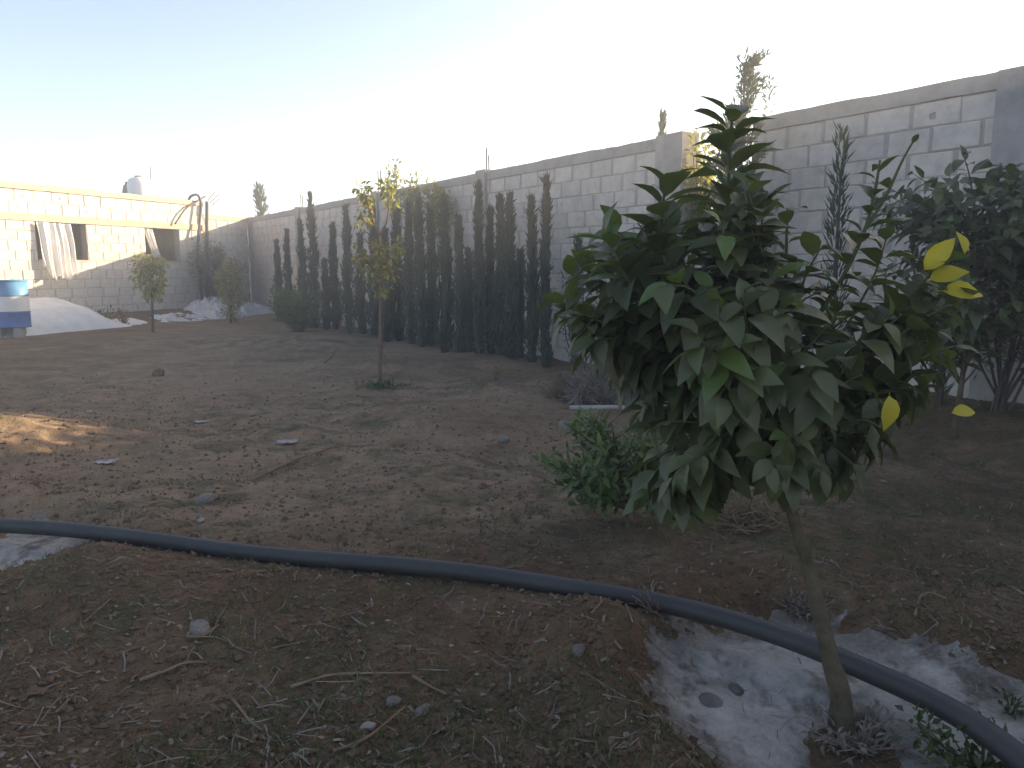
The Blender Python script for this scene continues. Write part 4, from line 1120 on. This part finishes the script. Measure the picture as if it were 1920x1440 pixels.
scrap(540, 830, 36, 'larger white scrap of litter on the trodden soil')
scrap(378, 792, 22, 'small white scrap of litter left of the larger one')
scrap(200, 868, 34, 'dull grey scrap of litter near the sunlit mound')
def stick(pts, rad, label, material='straw'):
    q = []
    for x, y in pts:
        g = on_ground(x, y); q.append(g + [0, 0, rad + .006])
    c = spline(q, 14); mb = MB(); mb.tube(c, np.linspace(rad, rad * .5, 14), 5, True, .1)
    return finish(mb.build('stick', M[material], None, False, c[0]), label, 'stick')
stick([(470, 905), (540, 872), (600, 850), (642, 836)], .010, 'long straw coloured stalk lying in the middle of the yard')
stick([(350, 1200), (375, 1200), (395, 1190), (410, 1178)], .008, 'short pale curved stick beside the dark grey stone')
stick([(262, 1282), (310, 1265), (345, 1250), (385, 1247)], .006, 'thin brown twig below the curved pale stick')
stick([(437, 1318), (455, 1340), (470, 1360), (492, 1376)], .005, 'short thin twig slanting down in the lower left foreground')
stick([(545, 1295), (590, 1280), (640, 1270), (770, 1268)], .006, 'long thin twig across the lower foreground')
stick([(775, 1275), (810, 1295), (838, 1308)], .006, 'short twig at the right end of the long twig')
stick([(625, 1415), (680, 1395), (720, 1365), (760, 1330)], .005, 'thin twig slanting up at the bottom centre')
stick([(105, 1342), (122, 1325), (140, 1307)], .004, 'short straw at the far lower left')
stick([(610, 682), (622, 668), (632, 655)], .012, 'pale stick beside the mound left of the forked young tree')
stick([(270, 965), (280, 950), (310, 945)], .006, 'twig on the soil just above the pipe at the left')
stick([(1715, 1160), (1725, 1125), (1745, 1118), (1775, 1128)], .006, 'pale bent stem right of the trunk beyond the pipe')

# ------------------------------------------------------------------ uncountable litter on the soil
def scatter(n, ymax=13.0, ymin=1.3, p=1.7):
    u = rng.random(n); a, b = ymin ** (1 - p), ymax ** (1 - p)
    Y = (a + (b - a) * u) ** (1 / (1 - p))
    X = (rng.random(n) * 2 - 1) * (Y * .80 + .35)
    dw = (X - W0[0]) * WN[0] + (Y - W0[1]) * WN[1]
    k = dw > .1
    return X[k], Y[k]
def free(X, Y, margin=.02):
    return (poly_sdf(X, Y, ASH_POLY) < -margin) & (poly_sdf(X, Y, LEFT_POLY) < -margin)
def chips(name, label, cat, n, size, material, flat=.6, ymax=9, ashy=.1):
    X, Y = scatter(n, ymax); k = free(X, Y, -.03) | (rng.random(len(X)) < ashy); X, Y = X[k], Y[k]
    m = len(X); Z = gh(X, Y)
    s = size[0] + (size[1] - size[0]) * rng.random(m) ** 3
    base = np.array([(1, 0, 0), (0, 1, 0), (-1, 0, 0), (0, -1, 0), (0, 0, 1), (0, 0, -1)], float)
    V = base[None] * (1 + .55 * rng.normal(size=(m, 6, 1)) * .6) * s[:, None, None]
    V[:, :, 2] *= flat
    a = rng.random(m) * 6.28; c, sn = np.cos(a)[:, None], np.sin(a)[:, None]
    x = V[:, :, 0] * c - V[:, :, 1] * sn; y = V[:, :, 0] * sn + V[:, :, 1] * c
    P = np.stack([x + X[:, None], y + Y[:, None], V[:, :, 2] + Z[:, None] + (s * flat * .25)[:, None]], -1)
    F8 = np.array([(0, 1, 4), (1, 2, 4), (2, 3, 4), (3, 0, 4), (1, 0, 5), (2, 1, 5), (3, 2, 5), (0, 3, 5)])
    mb = MB(); mb.v.append(P.reshape(-1, 3)); mb.n = m * 6
    mb.f = list(map(tuple, (F8[None] + (np.arange(m) * 6)[:, None, None]).reshape(-1, 3).tolist()))
    return finish(mb.build(name, material), label, cat, kind='stuff')
chips('soil_crumbs', 'crumbly brown clods strewn over the soil', 'clods', 34000, (.003, .018), M['clod'], .7, 9, .05)
chips('pebbles', 'small pale pebbles strewn over the soil', 'pebbles', 2600, (.002, .011), M['palestone'], .6, 7, .1)
def strips(name, label, cat, n, L, W, material, lift=.012, ymax=9, mask=None, curl=.3, ash_ok=.05):
    X, Y = scatter(n, ymax); k = free(X, Y, -.02) | (rng.random(len(X)) < ash_ok)
    if mask is not None: k &= mask(X, Y)
    X, Y = X[k], Y[k]; m = len(X); a = rng.random(m) * 6.28
    l = rng.uniform(*L, m) ; w_ = rng.uniform(*W, m)
    dx, dy = np.cos(a), np.sin(a); pts = []
    bend = rng.normal(size=m) * curl
    for s in (-.5, 0, .5):
        px_ = X + dx * l * s - dy * l * bend * (s * s); py_ = Y + dy * l * s + dx * l * bend * (s * s)
        pz_ = gh(px_, py_) + lift * rng.random(m) + .003
        for q in (-.5, .5): pts.append(np.stack([px_ - dy * w_ * q, py_ + dx * w_ * q, pz_ + q * w_ * rng.normal(size=m) * .5], -1))
    V = np.stack(pts, 1); Fq = np.array([(0, 1, 3, 2), (2, 3, 5, 4)])
    mb = MB(); mb.v.append(V.reshape(-1, 3)); mb.n = m * 6
    mb.f = list(map(tuple, (Fq[None] + (np.arange(m) * 6)[:, None, None]).reshape(-1, 4).tolist()))
    return finish(mb.build(name, material), label, cat, kind='stuff')
strips('straw_litter', 'dry straw and thin stalks strewn over the soil', 'straw', 1900, (.02, .10), (.0012, .003), M['straw'])
strips('leaf_litter', 'small dead leaves strewn over the soil', 'leaf litter', 1800, (.010, .028), (.005, .012), M['litter'], .01)
strips('twig_litter', 'dark thin twigs lying in the ash and soil', 'twigs', 1200, (.03, .12), (.002, .005), M['drystem'], .015, 6, None, .3, .8)
def blades(name, label, n, h, material, thr, ymax=8):
    X, Y = scatter(n, ymax)
    g = fbm(X / .7, Y / .7, 3, 91) + .55 * np.exp(-(((X - 2.4) / 1.3) ** 2 + ((Y - 4.2) / 1.3) ** 2))
    k = (g > thr) & free(X, Y, .03); X, Y = X[k], Y[k]; m = len(X)
    Z = gh(X, Y); a = rng.random(m) * 6.28; hh = rng.uniform(*h, m)
    w_ = hh * .09; t = rng.normal(size=(m, 2)) * .6
    p0 = np.stack([X - np.cos(a) * w_, Y - np.sin(a) * w_, Z - .003], -1); p1 = np.stack([X + np.cos(a) * w_, Y + np.sin(a) * w_, Z - .003], -1)
    p2 = np.stack([X + t[:, 0] * hh, Y + t[:, 1] * hh, Z + hh], -1)
    mb = MB(); mb.quads(np.stack([p0, p1, p2], 1))
    return finish(mb.build(name, material), label, 'grass', kind='stuff')
blades('short_grass', 'short green weeds and grass sprouting in patches', 26000, (.012, .04), M['weed'], .12)
blades('dry_grass', 'short dry grass stubble between the soil patches', 5000, (.012, .035), M['straw'], .0)

# ------------------------------------------------------------------ thin volume added to imitate veiling lens glare
m, nt, N, L, P = mat('glare_veil')
N.remove(P)
pv = N.new('ShaderNodeVolumePrincipled'); pv.inputs['Color'].default_value = (.97, .97, .97, 1); pv.inputs['Density'].default_value = .0135; pv.inputs['Anisotropy'].default_value = .6
L.new(pv.outputs[0], N['Material Output'].inputs['Volume'])
mb = MB(); mb.box((-215, -90, -1.6), (430, 0, 0), (0, 345, 0), (0, 0, 6.5))
finish(mb.build('glare_veil', m), 'thin pale volume added over the yard to imitate lens glare', 'glare_veil', kind='stuff')
